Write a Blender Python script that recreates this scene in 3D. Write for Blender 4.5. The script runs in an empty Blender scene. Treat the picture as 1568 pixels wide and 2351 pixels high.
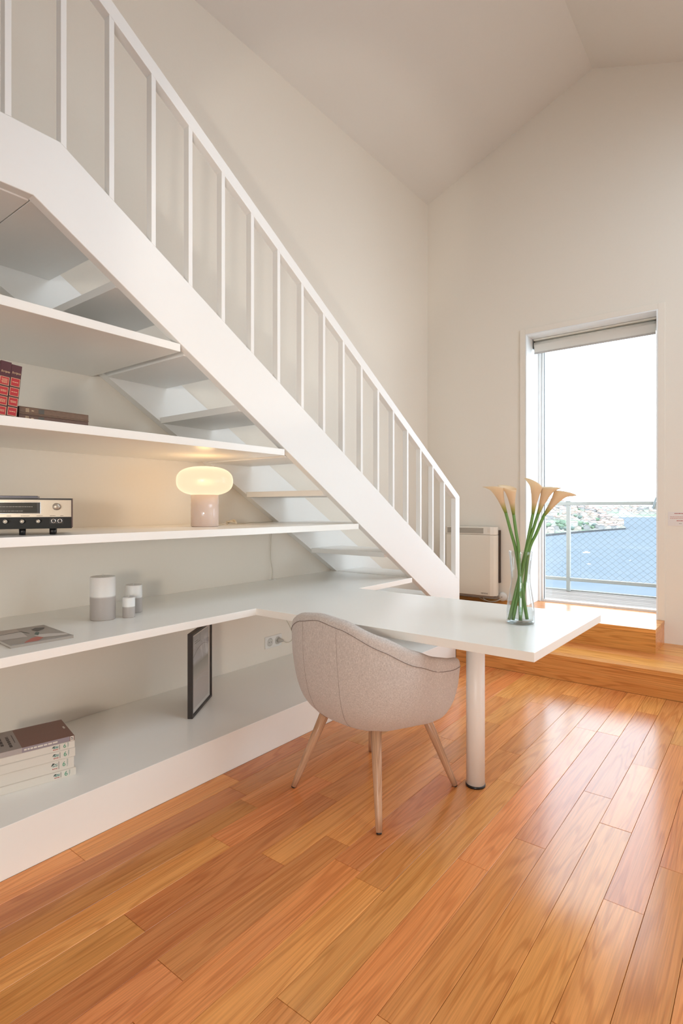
import bpy, bmesh, math, random
from mathutils import Vector, Matrix

random.seed(11)
SC = bpy.context.scene
COL = SC.collection
PI = math.pi

# ------------------------------------------------------------------ camera
YAW = math.radians(37.725)
cam_d = bpy.data.cameras.new('camera')
cam = bpy.data.objects.new('camera', cam_d)
COL.objects.link(cam)
cam.location = (0, 0, 1.25)
cam.rotation_euler = (PI / 2, 0, YAW)
cam_d.sensor_fit = 'HORIZONTAL'
cam_d.sensor_width = 36.0
cam_d.lens = 36.0 * 1274.2 / 1568
cam_d.shift_y = -10.3 / 1568
cam_d.clip_start = 0.02
cam_d.clip_end = 9000
SC.camera = cam

# ------------------------------------------------------------------ world: bright hazy sky
W = bpy.data.worlds.new('hazy_sky')
SC.world = W
W.use_nodes = True
bg = W.node_tree.nodes['Background']
bg.inputs[0].default_value = (0.74, 0.875, 1.0, 1)
bg.inputs[1].default_value = 5.0

# ------------------------------------------------------------------ lights
def light(name, kind, loc, power, col, **kw):
    d = bpy.data.lights.new(name, kind)
    d.energy = power
    d.color = col
    tgt = kw.pop('target', None)
    for k, v in kw.items():
        setattr(d, k, v)
    o = bpy.data.objects.new(name, d)
    COL.objects.link(o)
    o.location = loc
    if tgt is not None:
        o.rotation_euler = (Vector(tgt) - Vector(loc)).to_track_quat('-Z', 'Y').to_euler()
    return o

def portal(name, loc, target, sx, sy):
    o = light(name, 'AREA', loc, 1.0, (1, 1, 1), shape='RECTANGLE', size=sx, size_y=sy, target=target)
    o.data.cycles.is_portal = True
    return o

portal('door_portal', (-1.24, 5.46, 1.60), (-1.24, 4.0, 1.60), 1.06, 2.5)
portal('added_door_portal', (1.35, 5.46, 1.60), (1.35, 4.0, 1.60), 1.5, 2.5)  # this and the portals below serve openings added out of view
portal('added_side_window_portal', (2.41, 3.0, 1.2), (0.0, 3.0, 1.2), 1.8, 0.7)
portal('added_rear_window_portal', (1.1, -3.06, 0.95), (1.1, 0.0, 0.95), 2.2, 1.7)
portal('added_skylight_portal', (1.24, 3.0, 4.15), (1.24 - .372 * 3, 3.0, 4.15 - .928 * 3), 1.95, 2.5)
# warm fill spot added out of view behind the camera
light('added_warm_fill', 'SPOT', (0.9, -1.7, 1.3), 128, (1.0, 0.88, 0.74), shadow_soft_size=0.20,
      spot_size=math.radians(80), spot_blend=0.9, target=(-1.7, 2.2, 0.35))
# unseen spot added for assumed sun bounce off the floor onto the stair wall
light('assumed_sun_bounce', 'SPOT', (0.95, -1.25, 0.12), 130, (1.0, 0.93, 0.84), shadow_soft_size=0.07,
      spot_size=math.radians(22), spot_blend=0.35, target=(-1.80, 2.15, 2.54))

# ------------------------------------------------------------------ exposure
SC.view_settings.view_transform = 'Standard'
SC.view_settings.look = 'None'
SC.view_settings.gamma = 1.0
SC.view_settings.use_curve_mapping = False
SC.view_settings.exposure = 0.44
SC.cycles.use_denoising = True
SC.cycles.adaptive_threshold = 0.05
SC.cycles.max_bounces = 9
SC.cycles.diffuse_bounces = 4
SC.cycles.glossy_bounces = 3
SC.cycles.transmission_bounces = 4
SC.cycles.transparent_max_bounces = 14
SC.cycles.caustics_reflective = False
SC.cycles.caustics_refractive = False
SC.cycles.sample_clamp_indirect = 6.0

# ------------------------------------------------------------------ key dimensions (metres)
XF = -2.033      # front plane of shelving and outer face of the stair
XB = -2.783      # left wall
YW = 5.037       # wall with the balcony door
YR = -3.0        # wall behind the photographer
XR = 2.35        # right wall
HP = 0.1785      # plinth / platform level
HD = 0.746       # desk level
SH = (1.149, 1.559, 1.962)
HS2 = 0.357
YS, YS2 = 4.152, 4.605
TH = 0.034
XRIDGE, ZRIDGE, ZEAVE = -1.2, 4.98, 4.348
SLOPE_C = (ZRIDGE - ZEAVE) / (XRIDGE - XB)
DX0, DX1, DZ1 = -1.771, -0.709, 2.828      # door opening in the wall

# ------------------------------------------------------------------ materials
def mat(name, col, rough=0.5, spec=0.5, metal=0.0, **kw):
    m = bpy.data.materials.new(name)
    m.use_nodes = True
    b = m.node_tree.nodes['Principled BSDF']
    b.inputs['Base Color'].default_value = (*col, 1)
    b.inputs['Roughness'].default_value = rough
    b.inputs['Specular IOR Level'].default_value = spec
    b.inputs['Metallic'].default_value = metal
    for k, v in kw.items():
        b.inputs[k].default_value = v
    return m

def nodes(m):
    nt = m.node_tree
    return nt, nt.nodes, nt.links, nt.nodes['Principled BSDF']

def add_noise(m, scale=40, amount=0.06, bump=0.0, detail=4, dist=0.002, vec=None):
    """subtle procedural mottling and relief on a plain paint"""
    nt, N, L, b = nodes(m)
    tc = N.new('ShaderNodeTexCoord')
    nz = N.new('ShaderNodeTexNoise')
    nz.inputs['Scale'].default_value = scale
    nz.inputs['Detail'].default_value = detail
    L.new(tc.outputs['Object'], nz.inputs['Vector'])
    base = b.inputs['Base Color'].default_value[:]
    mx = N.new('ShaderNodeMix')
    mx.data_type = 'RGBA'
    mx.inputs['A'].default_value = tuple(c * (1 - amount) for c in base[:3]) + (1,)
    mx.inputs['B'].default_value = tuple(min(1, c * (1 + amount)) for c in base[:3]) + (1,)
    L.new(nz.outputs['Fac'], mx.inputs['Factor'])
    L.new(mx.outputs['Result'], b.inputs['Base Color'])
    if bump:
        bp = N.new('ShaderNodeBump')
        bp.inputs['Strength'].default_value = bump
        bp.inputs['Distance'].default_value = dist
        L.new(nz.outputs['Fac'], bp.inputs['Height'])
        L.new(bp.outputs['Normal'], b.inputs['Normal'])
    return m

def wood(name, dark, mid, light_, axis='Y', rough=0.22, grain=1.0, coat=0.35, world=True, vary=0.5, spec=0.24):
    """varnished oak: stretched rings + fine pores, tinted per object"""
    m = mat(name, mid, rough, spec)
    nt, N, L, b = nodes(m)
    oi = N.new('ShaderNodeObjectInfo')
    if world:
        src = N.new('ShaderNodeNewGeometry').outputs['Position']
    else:
        src = N.new('ShaderNodeTexCoord').outputs['Object']
    off = N.new('ShaderNodeCombineXYZ')
    mul = N.new('ShaderNodeMath'); mul.operation = 'MULTIPLY'; mul.inputs[1].default_value = 37.0
    L.new(oi.outputs['Random'], mul.inputs[0])
    for k in range(3):
        L.new(mul.outputs[0], off.inputs[k])
    add = N.new('ShaderNodeVectorMath'); add.operation = 'ADD'
    L.new(src, add.inputs[0]); L.new(off.outputs[0], add.inputs[1])
    sc = N.new('ShaderNodeVectorMath'); sc.operation = 'MULTIPLY'
    k = {'X': 0, 'Y': 1, 'Z': 2}[axis]
    v = [8.0 * grain] * 3; v[k] = 0.55 * grain
    sc.inputs[1].default_value = v
    L.new(add.outputs[0], sc.inputs[0])
    n1 = N.new('ShaderNodeTexNoise'); n1.inputs['Scale'].default_value = 1.0
    n1.inputs['Detail'].default_value = 2.5; n1.inputs['Distortion'].default_value = 0.3
    L.new(sc.outputs[0], n1.inputs['Vector'])
    # rings: sine of the noise field gives closed cathedral loops
    r1 = N.new('ShaderNodeMath'); r1.operation = 'MULTIPLY'; r1.inputs[1].default_value = 95.0
    L.new(n1.outputs['Fac'], r1.inputs[0])
    r2 = N.new('ShaderNodeMath'); r2.operation = 'SINE'
    L.new(r1.outputs[0], r2.inputs[0])
    rr = N.new('ShaderNodeMapRange')
    rr.inputs[1].default_value = 0.15; rr.inputs[2].default_value = 1.0
    rr.inputs[3].default_value = 0.0; rr.inputs[4].default_value = 1.0
    L.new(r2.outputs[0], rr.inputs[0])
    # pores
    sp = N.new('ShaderNodeVectorMath'); sp.operation = 'MULTIPLY'
    v = [240.0 * grain] * 3; v[k] = 4.0 * grain
    sp.inputs[1].default_value = v
    L.new(add.outputs[0], sp.inputs[0])
    n2 = N.new('ShaderNodeTexNoise'); n2.inputs['Scale'].default_value = 1.0; n2.inputs['Detail'].default_value = 3
    L.new(sp.outputs[0], n2.inputs['Vector'])
    ramp = N.new('ShaderNodeValToRGB')
    e = ramp.color_ramp.elements
    e[0].position = 0.28; e[0].color = (*mid, 1)
    e[1].position = 0.72; e[1].color = (*light_, 1)
    L.new(n1.outputs['Fac'], ramp.inputs[0])
    m1 = N.new('ShaderNodeMix'); m1.data_type = 'RGBA'
    m1.inputs['B'].default_value = (*dark, 1)
    f1 = N.new('ShaderNodeMath'); f1.operation = 'MULTIPLY'; f1.inputs[1].default_value = 0.46
    L.new(rr.outputs[0], f1.inputs[0])
    L.new(f1.outputs[0], m1.inputs['Factor'])
    L.new(ramp.outputs[0], m1.inputs['A'])
    m2 = N.new('ShaderNodeMix'); m2.data_type = 'RGBA'; m2.blend_type = 'MULTIPLY'
    m2.inputs['Factor'].default_value = 0.20
    L.new(m1.outputs['Result'], m2.inputs['A']); L.new(n2.outputs['Color'], m2.inputs['B'])
    pr = N.new('ShaderNodeMapRange'); pr.inputs[1].default_value = 0.35; pr.inputs[2].default_value = 0.65
    L.new(n2.outputs['Fac'], pr.inputs[0])
    cc = N.new('ShaderNodeCombineColor')
    for q in range(3):
        L.new(pr.outputs[0], cc.inputs[q])
    L.new(cc.outputs[0], m2.inputs['B'])
    hs = N.new('ShaderNodeHueSaturation')
    vr = N.new('ShaderNodeMapRange')
    vr.inputs[3].default_value = 1.0 - 0.34 * vary; vr.inputs[4].default_value = 1.0 + 0.30 * vary
    L.new(oi.outputs['Random'], vr.inputs[0])
    L.new(vr.outputs[0], hs.inputs['Value'])
    hr = N.new('ShaderNodeMath'); hr.operation = 'MULTIPLY'; hr.inputs[1].default_value = 7.31
    hf = N.new('ShaderNodeMath'); hf.operation = 'FRACT'
    L.new(oi.outputs['Random'], hr.inputs[0]); L.new(hr.outputs[0], hf.inputs[0])
    hm = N.new('ShaderNodeMapRange')
    hm.inputs[3].default_value = 0.5 - 0.016 * vary; hm.inputs[4].default_value = 0.5 + 0.014 * vary
    L.new(hf.outputs[0], hm.inputs[0]); L.new(hm.outputs[0], hs.inputs['Hue'])
    L.new(m2.outputs['Result'], hs.inputs['Color'])
    L.new(hs.outputs[0], b.inputs['Base Color'])
    bp = N.new('ShaderNodeBump'); bp.inputs['Strength'].default_value = 0.05; bp.inputs['Distance'].default_value = 0.001
    L.new(n2.outputs['Fac'], bp.inputs['Height']); L.new(bp.outputs['Normal'], b.inputs['Normal'])
    b.inputs['Coat Weight'].default_value = coat
    b.inputs['Coat Roughness'].default_value = 0.10
    return m

M = {}
M['wall'] = add_noise(mat('wall_paint', (0.835, 0.768, 0.675), 0.75, 0.2), 55, 0.012, 0.03)
M['ceiling'] = add_noise(mat('ceiling_paint', (0.76, 0.72, 0.665), 0.85, 0.15), 55, 0.012)
M['white'] = add_noise(mat('white_lacquer', (0.93, 0.905, 0.85), 0.24, 0.5), 30, 0.008)
M['stairwhite'] = add_noise(mat('white_satin_paint', (0.88, 0.86, 0.825), 0.38, 0.4), 30, 0.008)
M['frame_white'] = mat('white_window_paint', (0.86, 0.87, 0.86), 0.3, 0.5)
M['floor'] = wood('oak_floor', (0.55, 0.165, 0.040), (0.78, 0.285, 0.080), (0.88, 0.375, 0.120), 'Y', 0.18, 1.0, 0.0, spec=0.36)
M['step'] = wood('oak_step', (0.50, 0.165, 0.040), (0.74, 0.300, 0.080), (0.87, 0.415, 0.130), 'X', 0.22, 1.0, 0.0, spec=0.14)
M['gap'] = mat('dark_gap', (0.12, 0.05, 0.02), 0.9)
M['leg'] = wood('beech_leg', (0.42, 0.22, 0.12), (0.60, 0.35, 0.21), (0.68, 0.42, 0.26), 'Z', 0.4, 1.3, 0.1, False, 0.15)
M['black'] = mat('black_plastic', (0.012, 0.011, 0.011), 0.35)
M['deck'] = wood('grey_deck', (0.22, 0.17, 0.13), (0.16, 0.135, 0.115), (0.20, 0.17, 0.15), 'X', 0.7, 1.0, 0.0, True, 0.4)
M['galv'] = add_noise(mat('galvanised_paint', (0.10, 0.105, 0.10), 0.5, 0.4), 20, 0.1)
M['cream'] = mat('cream_plastic', (0.80, 0.725, 0.62), 0.4)
M['plug'] = mat('pale_plastic', (0.80, 0.78, 0.74), 0.35)

def glass_thin(name, tint=(0.985, 0.99, 0.988), grazing=0.5, power=4.0):
    m = bpy.data.materials.new(name); m.use_nodes = True
    nt = m.node_tree; N = nt.nodes; L = nt.links
    N.remove(N['Principled BSDF'])
    tr = N.new('ShaderNodeBsdfTransparent'); tr.inputs[0].default_value = (*tint, 1)
    gl = N.new('ShaderNodeBsdfGlossy'); gl.inputs['Roughness'].default_value = 0.01
    lw = N.new('ShaderNodeLayerWeight'); lw.inputs[0].default_value = 0.5
    pw = N.new('ShaderNodeMath'); pw.operation = 'POWER'; pw.inputs[1].default_value = power
    ma = N.new('ShaderNodeMath'); ma.operation = 'MULTIPLY_ADD'; ma.inputs[1].default_value = grazing; ma.inputs[2].default_value = 0.035
    L.new(lw.outputs['Facing'], pw.inputs[0]); L.new(pw.outputs[0], ma.inputs[0])
    mx = N.new('ShaderNodeMixShader')
    L.new(ma.outputs[0], mx.inputs[0]); L.new(tr.outputs[0], mx.inputs[1]); L.new(gl.outputs[0], mx.inputs[2])
    L.new(mx.outputs[0], N['Material Output'].inputs[0])
    return m
M['pane'] = glass_thin('window_glass')
M['vase'] = glass_thin('vase_glass', (0.95, 0.965, 0.965), 0.85, 2.6)

# ------------------------------------------------------------------ mesh helpers
class MB:
    def __init__(s):
        s.v = []; s.f = []; s.sm = []
    def _add(s, vs, fs, smooth=False):
        o = len(s.v)
        s.v += [tuple(p) for p in vs]
        s.f += [tuple(i + o for i in f) for f in fs]
        s.sm += [smooth] * len(fs)
        return s
    def box(s, x0, x1, y0, y1, z0, z1):
        vs = [(x, y, z) for z in (z0, z1) for y in (y0, y1) for x in (x0, x1)]
        return s._add(vs, [(0, 2, 3, 1), (4, 5, 7, 6), (0, 1, 5, 4), (2, 6, 7, 3), (0, 4, 6, 2), (1, 3, 7, 5)])
    def prism(s, pts, axis, a, b):
        """extrude a 2D polygon: axis 'x' -> pts are (y,z); 'y' -> (x,z); 'z' -> (x,y)"""
        def P(p, t):
            return {'x': (t, p[0], p[1]), 'y': (p[0], t, p[1]), 'z': (p[0], p[1], t)}[axis]
        n = len(pts)
        vs = [P(p, a) for p in pts] + [P(p, b) for p in pts]
        fs = [tuple(range(n))[::-1], tuple(range(n, 2 * n))]
        fs += [(i, (i + 1) % n, n + (i + 1) % n, n + i) for i in range(n)]
        return s._add(vs, fs)
    def tube(s, pts, rad, n=10, cap=True):
        pts = [Vector(p) for p in pts]
        rads = rad if isinstance(rad, (list, tuple)) else [rad] * len(pts)
        vs = []; fs = []
        up = None
        for i, p in enumerate(pts):
            t = (pts[min(i + 1, len(pts) - 1)] - pts[max(i - 1, 0)]).normalized()
            if up is None:
                up = t.orthogonal().normalized()
            else:
                up = (up - t * up.dot(t)).normalized()
            bi = t.cross(up)
            for k in range(n):
                a = 2 * PI * k / n
                vs.append(p + (up * math.cos(a) + bi * math.sin(a)) * rads[i])
        for i in range(len(pts) - 1):
            for k in range(n):
                fs.append((i * n + k, i * n + (k + 1) % n, (i + 1) * n + (k + 1) % n, (i + 1) * n + k))
        s._add(vs, fs, True)
        if cap:
            o = len(s.v) - len(vs)
            s.f += [tuple(o + k for k in range(n))[::-1], tuple(o + (len(pts) - 1) * n + k for k in range(n))]
            s.sm += [False, False]
        return s
    def lathe(s, prof, n=32, c=(0, 0, 0), cap=True):
        vs = []; fs = []
        for r, z in prof:
            for k in range(n):
                a = 2 * PI * k / n
                vs.append((c[0] + r * math.cos(a), c[1] + r * math.sin(a), c[2] + z))
        m = len(prof)
        for i in range(m - 1):
            for k in range(n):
                fs.append((i * n + k, i * n + (k + 1) % n, (i + 1) * n + (k + 1) % n, (i + 1) * n + k))
        s._add(vs, fs, True)
        if cap:
            o = len(s.v) - len(vs)
            s.f += [tuple(o + k for k in range(n))[::-1], tuple(o + (m - 1) * n + k for k in range(n))]
            s.sm += [False, False]
        return s
    def build(s, name, material, parent=None, bevel=0.0, seg=2, loc=None, rot=None):
        me = bpy.data.meshes.new(name)
        me.from_pydata(s.v, [], s.f)
        me.polygons.foreach_set('use_smooth', s.sm)
        me.update()
        return link(name, me, material, parent, bevel, seg, loc, rot)

def link(name, me, material, parent=None, bevel=0.0, seg=2, loc=None, rot=None):
    if material is not None and not me.materials:
        me.materials.append(material)
    o = bpy.data.objects.new(name, me)
    COL.objects.link(o)
    if parent is not None:
        o.parent = parent
    if loc is not None:
        o.location = loc
    if rot is not None:
        o.rotation_euler = rot
    if bevel:
        b = o.modifiers.new('bevel', 'BEVEL')
        b.width = bevel; b.segments = seg; b.limit_method = 'ANGLE'; b.angle_limit = math.radians(40)
    return o

def box(name, x0, x1, y0, y1, z0, z1, material, parent=None, bevel=0.0, **kw):
    return MB().box(x0, x1, y0, y1, z0, z1).build(name, material, parent, bevel, **kw)

def empty(name, loc=(0, 0, 0), rz=0.0, rot=None):
    o = bpy.data.objects.new(name, None)
    COL.objects.link(o)
    o.location = loc
    o.rotation_euler = rot if rot else (0, 0, rz)
    o.empty_display_size = 0.1
    return o

def tag(o, label, cat, group=None):
    o['label'] = label; o['category'] = cat
    if group:
        o['group'] = group
    return o

def struct(o, label=None):
    o['kind'] = 'structure'
    if label:
        o['label'] = label
    return o

def text_mesh(name, body, size, material, parent, loc, rot, extrude=0.0002, align='CENTER', shear=0.0):
    cu = bpy.data.curves.new(name, 'FONT')
    cu.body = body; cu.size = size; cu.extrude = extrude
    cu.align_x = align; cu.align_y = 'CENTER'; cu.shear = shear
    cu.resolution_u = 3
    t = bpy.data.objects.new(name, cu)
    COL.objects.link(t)
    dg = bpy.context.evaluated_depsgraph_get()
    me = bpy.data.meshes.new_from_object(t.evaluated_get(dg))
    bpy.data.objects.remove(t)
    bpy.data.curves.remove(cu)
    me.materials.clear()
    return link(name, me, material, parent, loc=loc, rot=rot)

# ================================================================== STRUCTURE
# ------------------------------------------------------------------ floor with individual planks
PX0 = XF
floor = box('floor', XB, XR, YR, YS + 0.9, -0.06, -0.014, M['gap'])
struct(floor, 'orange-brown varnished oak plank floor')
PW = 0.115
row = 0
x = PX0
rf = random.Random(5)
while x < XR - 0.001:
    x1 = min(x + PW, XR)
    y = YR - rf.random() * 0.9
    while y < YS:
        ln = rf.choice((0.55, 0.7, 0.85, 1.0, 1.15, 1.3, 1.5)) * (0.9 + 0.2 * rf.random())
        if x > 0.3 or y + ln < 0.2:
            ln = 2.4
        ya, yb = max(y, YR), min(y + ln, YS)
        if YS - yb < 0.25:
            yb = YS
        if yb > ya:
            g = 0.0006; c = 0.0007; zt = rf.uniform(-0.0003, 0.0003)
            a0, a1, b0, b1 = x + g, x1 - g, ya + g, yb - g
            vs = [(a0, b0, -0.014), (a1, b0, -0.014), (a1, b1, -0.014), (a0, b1, -0.014),
                  (a0, b0, zt - c), (a1, b0, zt - c), (a1, b1, zt - c), (a0, b1, zt - c),
                  (a0 + c, b0 + c, zt), (a1 - c, b0 + c, zt), (a1 - c, b1 - c, zt), (a0 + c, b1 - c, zt)]
            fs = [(0, 1, 5, 4), (1, 2, 6, 5), (2, 3, 7, 6), (3, 0, 4, 7),
                  (4, 5, 9, 8), (5, 6, 10, 9), (6, 7, 11, 10), (7, 4, 8, 11), (8, 9, 10, 11)]
            me = bpy.data.meshes.new('plank')
            me.from_pydata(vs, [], fs); me.update()
            link('plank', me, M['floor'], floor)
        y += ln if yb < YS else 99
    x = x1; row += 1

# ------------------------------------------------------------------ walls and ceiling
ZX = lambda xx: ZRIDGE - abs(xx - XRIDGE) * SLOPE_C
wl = MB().box(XB - 0.2, XB, YR - 0.2, YW, 0, ZEAVE).build('wall_left', M['wall'])
struct(wl, 'tall cream wall behind the staircase')
wb = MB()
T = 0.40
wb.box(XB - 0.2, DX0, YW, YW + T, -0.06, DZ1)
EX0, EX1 = 0.62, 2.08      # unseen door opening added on the right for more daylight
wb.box(DX1, EX0, YW, YW + T, -0.06, DZ1)
wb.box(EX1, XR + 0.2, YW, YW + T, -0.06, DZ1)
wb.box(EX0, EX1, YW, YW + T, -0.06, HS2)
wb.prism([(XB - 0.2, DZ1), (XR + 0.2, DZ1), (XR + 0.2, ZX(XR + 0.2)), (XRIDGE, ZRIDGE), (XB - 0.2, ZX(XB - 0.2))], 'y', YW, YW + T)
wb.box(DX0, DX1, YW + 0.02, YW + T, -0.06, HS2 - 0.03)
wb = struct(wb.build('wall_back', M['wall']), 'cream gable wall with the balcony door')
SY0, SY1, SZ0, SZ1 = 2.1, 3.9, 0.85, 1.55  # unseen side window, added to light the stairs and shelves
wr = MB().box(XR, XR + 0.2, YR - 0.2, SY0, 0, ZX(XR)).box(XR, XR + 0.2, SY1, YW, 0, ZX(XR))
wr.box(XR, XR + 0.2, SY0, SY1, 0, SZ0).box(XR, XR + 0.2, SY0, SY1, SZ1, ZX(XR))
wr = struct(wr.build('wall_right', M['wall']))
w2 = MB()
for yy in (SY0, (SY0 + SY1) / 2 - .03, SY1 - 0.06):
    w2.box(XR + .06, XR + .12, yy, yy + 0.06, SZ0, SZ1)
w2.box(XR + .06, XR + .12, SY0, SY1, SZ0, SZ0 + 0.06).box(XR + .06, XR + .12, SY0, SY1, SZ1 - 0.06, SZ1)
w2 = struct(w2.build('window_added_side', M['frame_white']))
MB().box(XR + .088, XR + .094, SY0 + 0.05, SY1 - 0.05, SZ0 + 0.05, SZ1 - 0.05).build('added_window_pane', M['pane'], w2)
wf = MB()
WX0, WX1, WZ0, WZ1 = 0.0, 2.2, 0.1, 1.8  # unseen rear window, added as daylight fill from behind the camera
wf.box(XB, WX0, YR - 0.2, YR, 0, WZ1).box(WX1, XR, YR - 0.2, YR, 0, WZ1).box(WX0, WX1, YR - 0.2, YR, 0, WZ0)
wf.prism([(XB, WZ1), (XR, WZ1), (XR, ZX(XR)), (XRIDGE, ZRIDGE), (XB, ZX(XB))], 'y', YR - 0.2, YR)
wf = struct(wf.build('wall_front', M['wall']))
w1 = MB()
for xx in (WX0, (WX0 + WX1) / 2 - .03, WX1 - 0.06):
    w1.box(xx, xx + 0.06, YR - 0.12, YR - 0.06, WZ0, WZ1)
w1.box(WX0, WX1, YR - 0.12, YR - 0.06, WZ0, WZ0 + 0.06).box(WX0, WX1, YR - 0.12, YR - 0.06, WZ1 - 0.06, WZ1)
w1 = struct(w1.build('window_added_rear', M['frame_white']))
MB().box(WX0 + 0.05, WX1 - 0.05, YR - 0.095, YR - 0.089, WZ0 + 0.05, WZ1 - 0.05).build('added_window_pane', M['pane'], w1)
ce = MB()
def slab(x0, x1, y0, y1):
    ce.prism([(x0, ZX(x0)), (x1, ZX(x1)), (x1, ZX(x1) + 0.2), (x0, ZX(x0) + 0.2)], 'y', y0, y1)
KX0, KX1, KY0, KY1 = 0.34, 2.14, 1.8, 4.2       # unseen roof window added in the right slope to brighten desk and floor
slab(XB - 0.2, XRIDGE, YR - 0.2, YW + T)
slab(XRIDGE, KX0, YR - 0.2, YW + T)
slab(KX1, XR + 0.2, YR - 0.2, YW + T)
slab(KX0, KX1, YR - 0.2, KY0)
slab(KX0, KX1, KY1, YW + T)
ce = struct(ce.build('ceiling', M['ceiling']), 'white gabled ceiling sloping down from the ridge')
w3 = MB()
def kbar(x0, x1, y0, y1, a=.10, b=.17):
    w3.prism([(x0, ZX(x0) + a), (x1, ZX(x1) + a), (x1, ZX(x1) + b), (x0, ZX(x0) + b)], 'y', y0, y1)
kbar(KX0, KX0 + .06, KY0, KY1); kbar(KX1 - .06, KX1, KY0, KY1)
kbar(KX0 + .06, KX1 - .06, KY0, KY0 + .06); kbar(KX0 + .06, KX1 - .06, KY1 - .06, KY1)
w3 = struct(w3.build('window_added_roof', M['frame_white']))
kp = MB().prism([(KX0 + .05, ZX(KX0 + .05) + .13), (KX1 - .05, ZX(KX1 - .05) + .13), (KX1 - .05, ZX(KX1 - .05) + .136), (KX0 + .05, ZX(KX0 + .05) + .136)], 'y', KY0 + .05, KY1 - .05)
kp.build('added_window_pane', M['pane'], w3)

# ------------------------------------------------------------------ wooden platform and upper step
pl = empty('platform_step', (-0.2, YS, 0))
tag(pl, 'long low oak platform step along the wall below the balcony door', 'step')
def wpart(name, x0, x1, y0, y1, z0, z1, parent, material=M['step'], bevel=0.0015):
    c = parent.location
    return box(name, x0 - c.x, x1 - c.x, y0 - c.y, y1 - c.y, z0 - c.z, z1 - c.z, material, parent, bevel)
seam = 0.032
wpart('riser_board', XF + 0.001, 1.0, YS + 0.002, YS + 0.02, 0.0, HP - seam - 0.001, pl)
wpart('riser_board', 1.002, XR, YS + 0.002, YS + 0.02, 0.0, HP - seam - 0.001, pl)
wpart('nosing', XF + 0.001, XR, YS, YS + 0.09, HP - seam, HP, pl)
for k in range(4):
    ya = YS + 0.0915 + k * 0.199
    wpart('tread_board', XB + 0.001, XR, ya, min(ya + 0.198, YW - 0.001), HP - seam, HP, pl)
wpart('nosing', XB + 0.001, XF, YS, YS + 0.09, HP - seam, HP, pl)
S2X0, S2X1 = -2.62, -0.665
us = empty('door_step', (-1.24, YS2, HP))
tag(us, 'glossy oak step leading up to the glass balcony door', 'step')
wpart('riser_board', S2X0, S2X1, YS2 + 0.002, YS2 + 0.02, HP, HS2 - 0.033, us)
wpart('side_board', S2X1 - 0.02, S2X1 - 0.002, YS2 + 0.021, YW - 0.001, HP, HS2 - 0.033, us)
wpart('nosing', S2X0, S2X1, YS2, YS2 + 0.06, HS2 - 0.032, HS2, us)
for k in range(2):
    ya = YS2 + 0.0615 + k * 0.186
    wpart('tread_board', S2X0, S2X1, ya, min(ya + 0.185, YW - 0.001), HS2 - 0.032, HS2, us)
wpart('threshold_board', DX0 + 0.001, DX1 - 0.001, YW, YW + 0.33, HS2 - 0.029, HS2, us)
bb = box('baseboard_back', -2.6, DX0 - 0.055, YW - 0.014, YW, HS2, HS2 + 0.026, M['step'])
struct(bb, 'thin oak skirting under the storage heater')

# ------------------------------------------------------------------ balcony door
dr = empty('door_1', (-1.24, YW, HS2)); struct(dr, 'tall white framed glass balcony door')
dl = dr.location
def dpart(name, x0, x1, y0, y1, z0, z1, m=M['frame_white'], bevel=0.002):
    return box(name, x0 - dl.x, x1 - dl.x, y0 - dl.y, y1 - dl.y, z0 - dl.z, z1 - dl.z, m, dr, bevel)
CW = 0.048
dpart('casing', DX0 - CW, DX0, YW - 0.014, YW - 0.001, HS2, DZ1 + CW, M['wall'])
dpart('casing', DX1, DX1 + CW, YW - 0.014, YW - 0.001, HS2, DZ1 + CW, M['wall'])
dpart('casing', DX0, DX1, YW - 0.014, YW - 0.001, DZ1, DZ1 + CW, M['wall'])
dpart('reveal_lining', DX0, DX0 + 0.012, YW - 0.014, YW + 0.31, HS2, DZ1)
dpart('reveal_lining', DX1 - 0.012, DX1, YW - 0.014, YW + 0.31, HS2, DZ1)
dpart('reveal_lining', DX0 + 0.012, DX1 - 0.012, YW - 0.014, YW + 0.31, DZ1 - 0.012, DZ1)
FY0, FY1 = YW + 0.312, YW + 0.385
dpart('frame_stile', DX0, DX0 + 0.03, FY0, FY1, HS2, DZ1)
dpart('frame_stile', DX1 - 0.03, DX1, FY0, FY1, HS2, DZ1)
dpart('frame_stile', DX0 + 0.032, DX0 + 0.052, FY0 + 0.03, FY1 + 0.015, HS2 + 0.02, DZ1)
dpart('frame_rail', DX0 + 0.03, DX1 - 0.03, FY0, FY1, DZ1 - 0.06, DZ1)
dpart('frame_rail', DX0 + 0.03, DX1 - 0.03, FY0 + 0.03, FY1 + 0.03, HS2 - 0.02, HS2 + 0.018)
dpart('glass_pane', DX0 + 0.03, DX1 - 0.03, FY0 + 0.05, FY0 + 0.056, HS2 + 0.015, DZ1 - 0.055, M['pane'], 0)
dpart('gasket', DX0 + 0.052, DX0 + 0.056, FY0 + 0.045, FY0 + 0.06, HS2 + 0.018, DZ1 - 0.06, M['galv'], 0)

d2 = struct(empty('door_added_for_light', ((EX0 + EX1) / 2, YW + .33, HS2)))  # glazed door filling the added, unseen daylight opening
hw = (EX1 - EX0) / 2
for x0 in (-hw, -.04, hw - .08):
    box('frame_stile', x0, x0 + .08, 0, .06, 0, DZ1 - HS2, M['frame_white'], d2)
box('frame_rail', -hw, hw, .002, .058, 0, .08, M['frame_white'], d2)
box('frame_rail', -hw, hw, .002, .058, DZ1 - HS2 - .08, DZ1 - HS2, M['frame_white'], d2)
box('glass_pane', -hw + .06, hw - .06, .03, .036, .06, DZ1 - HS2 - .06, M['pane'], d2)

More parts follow.
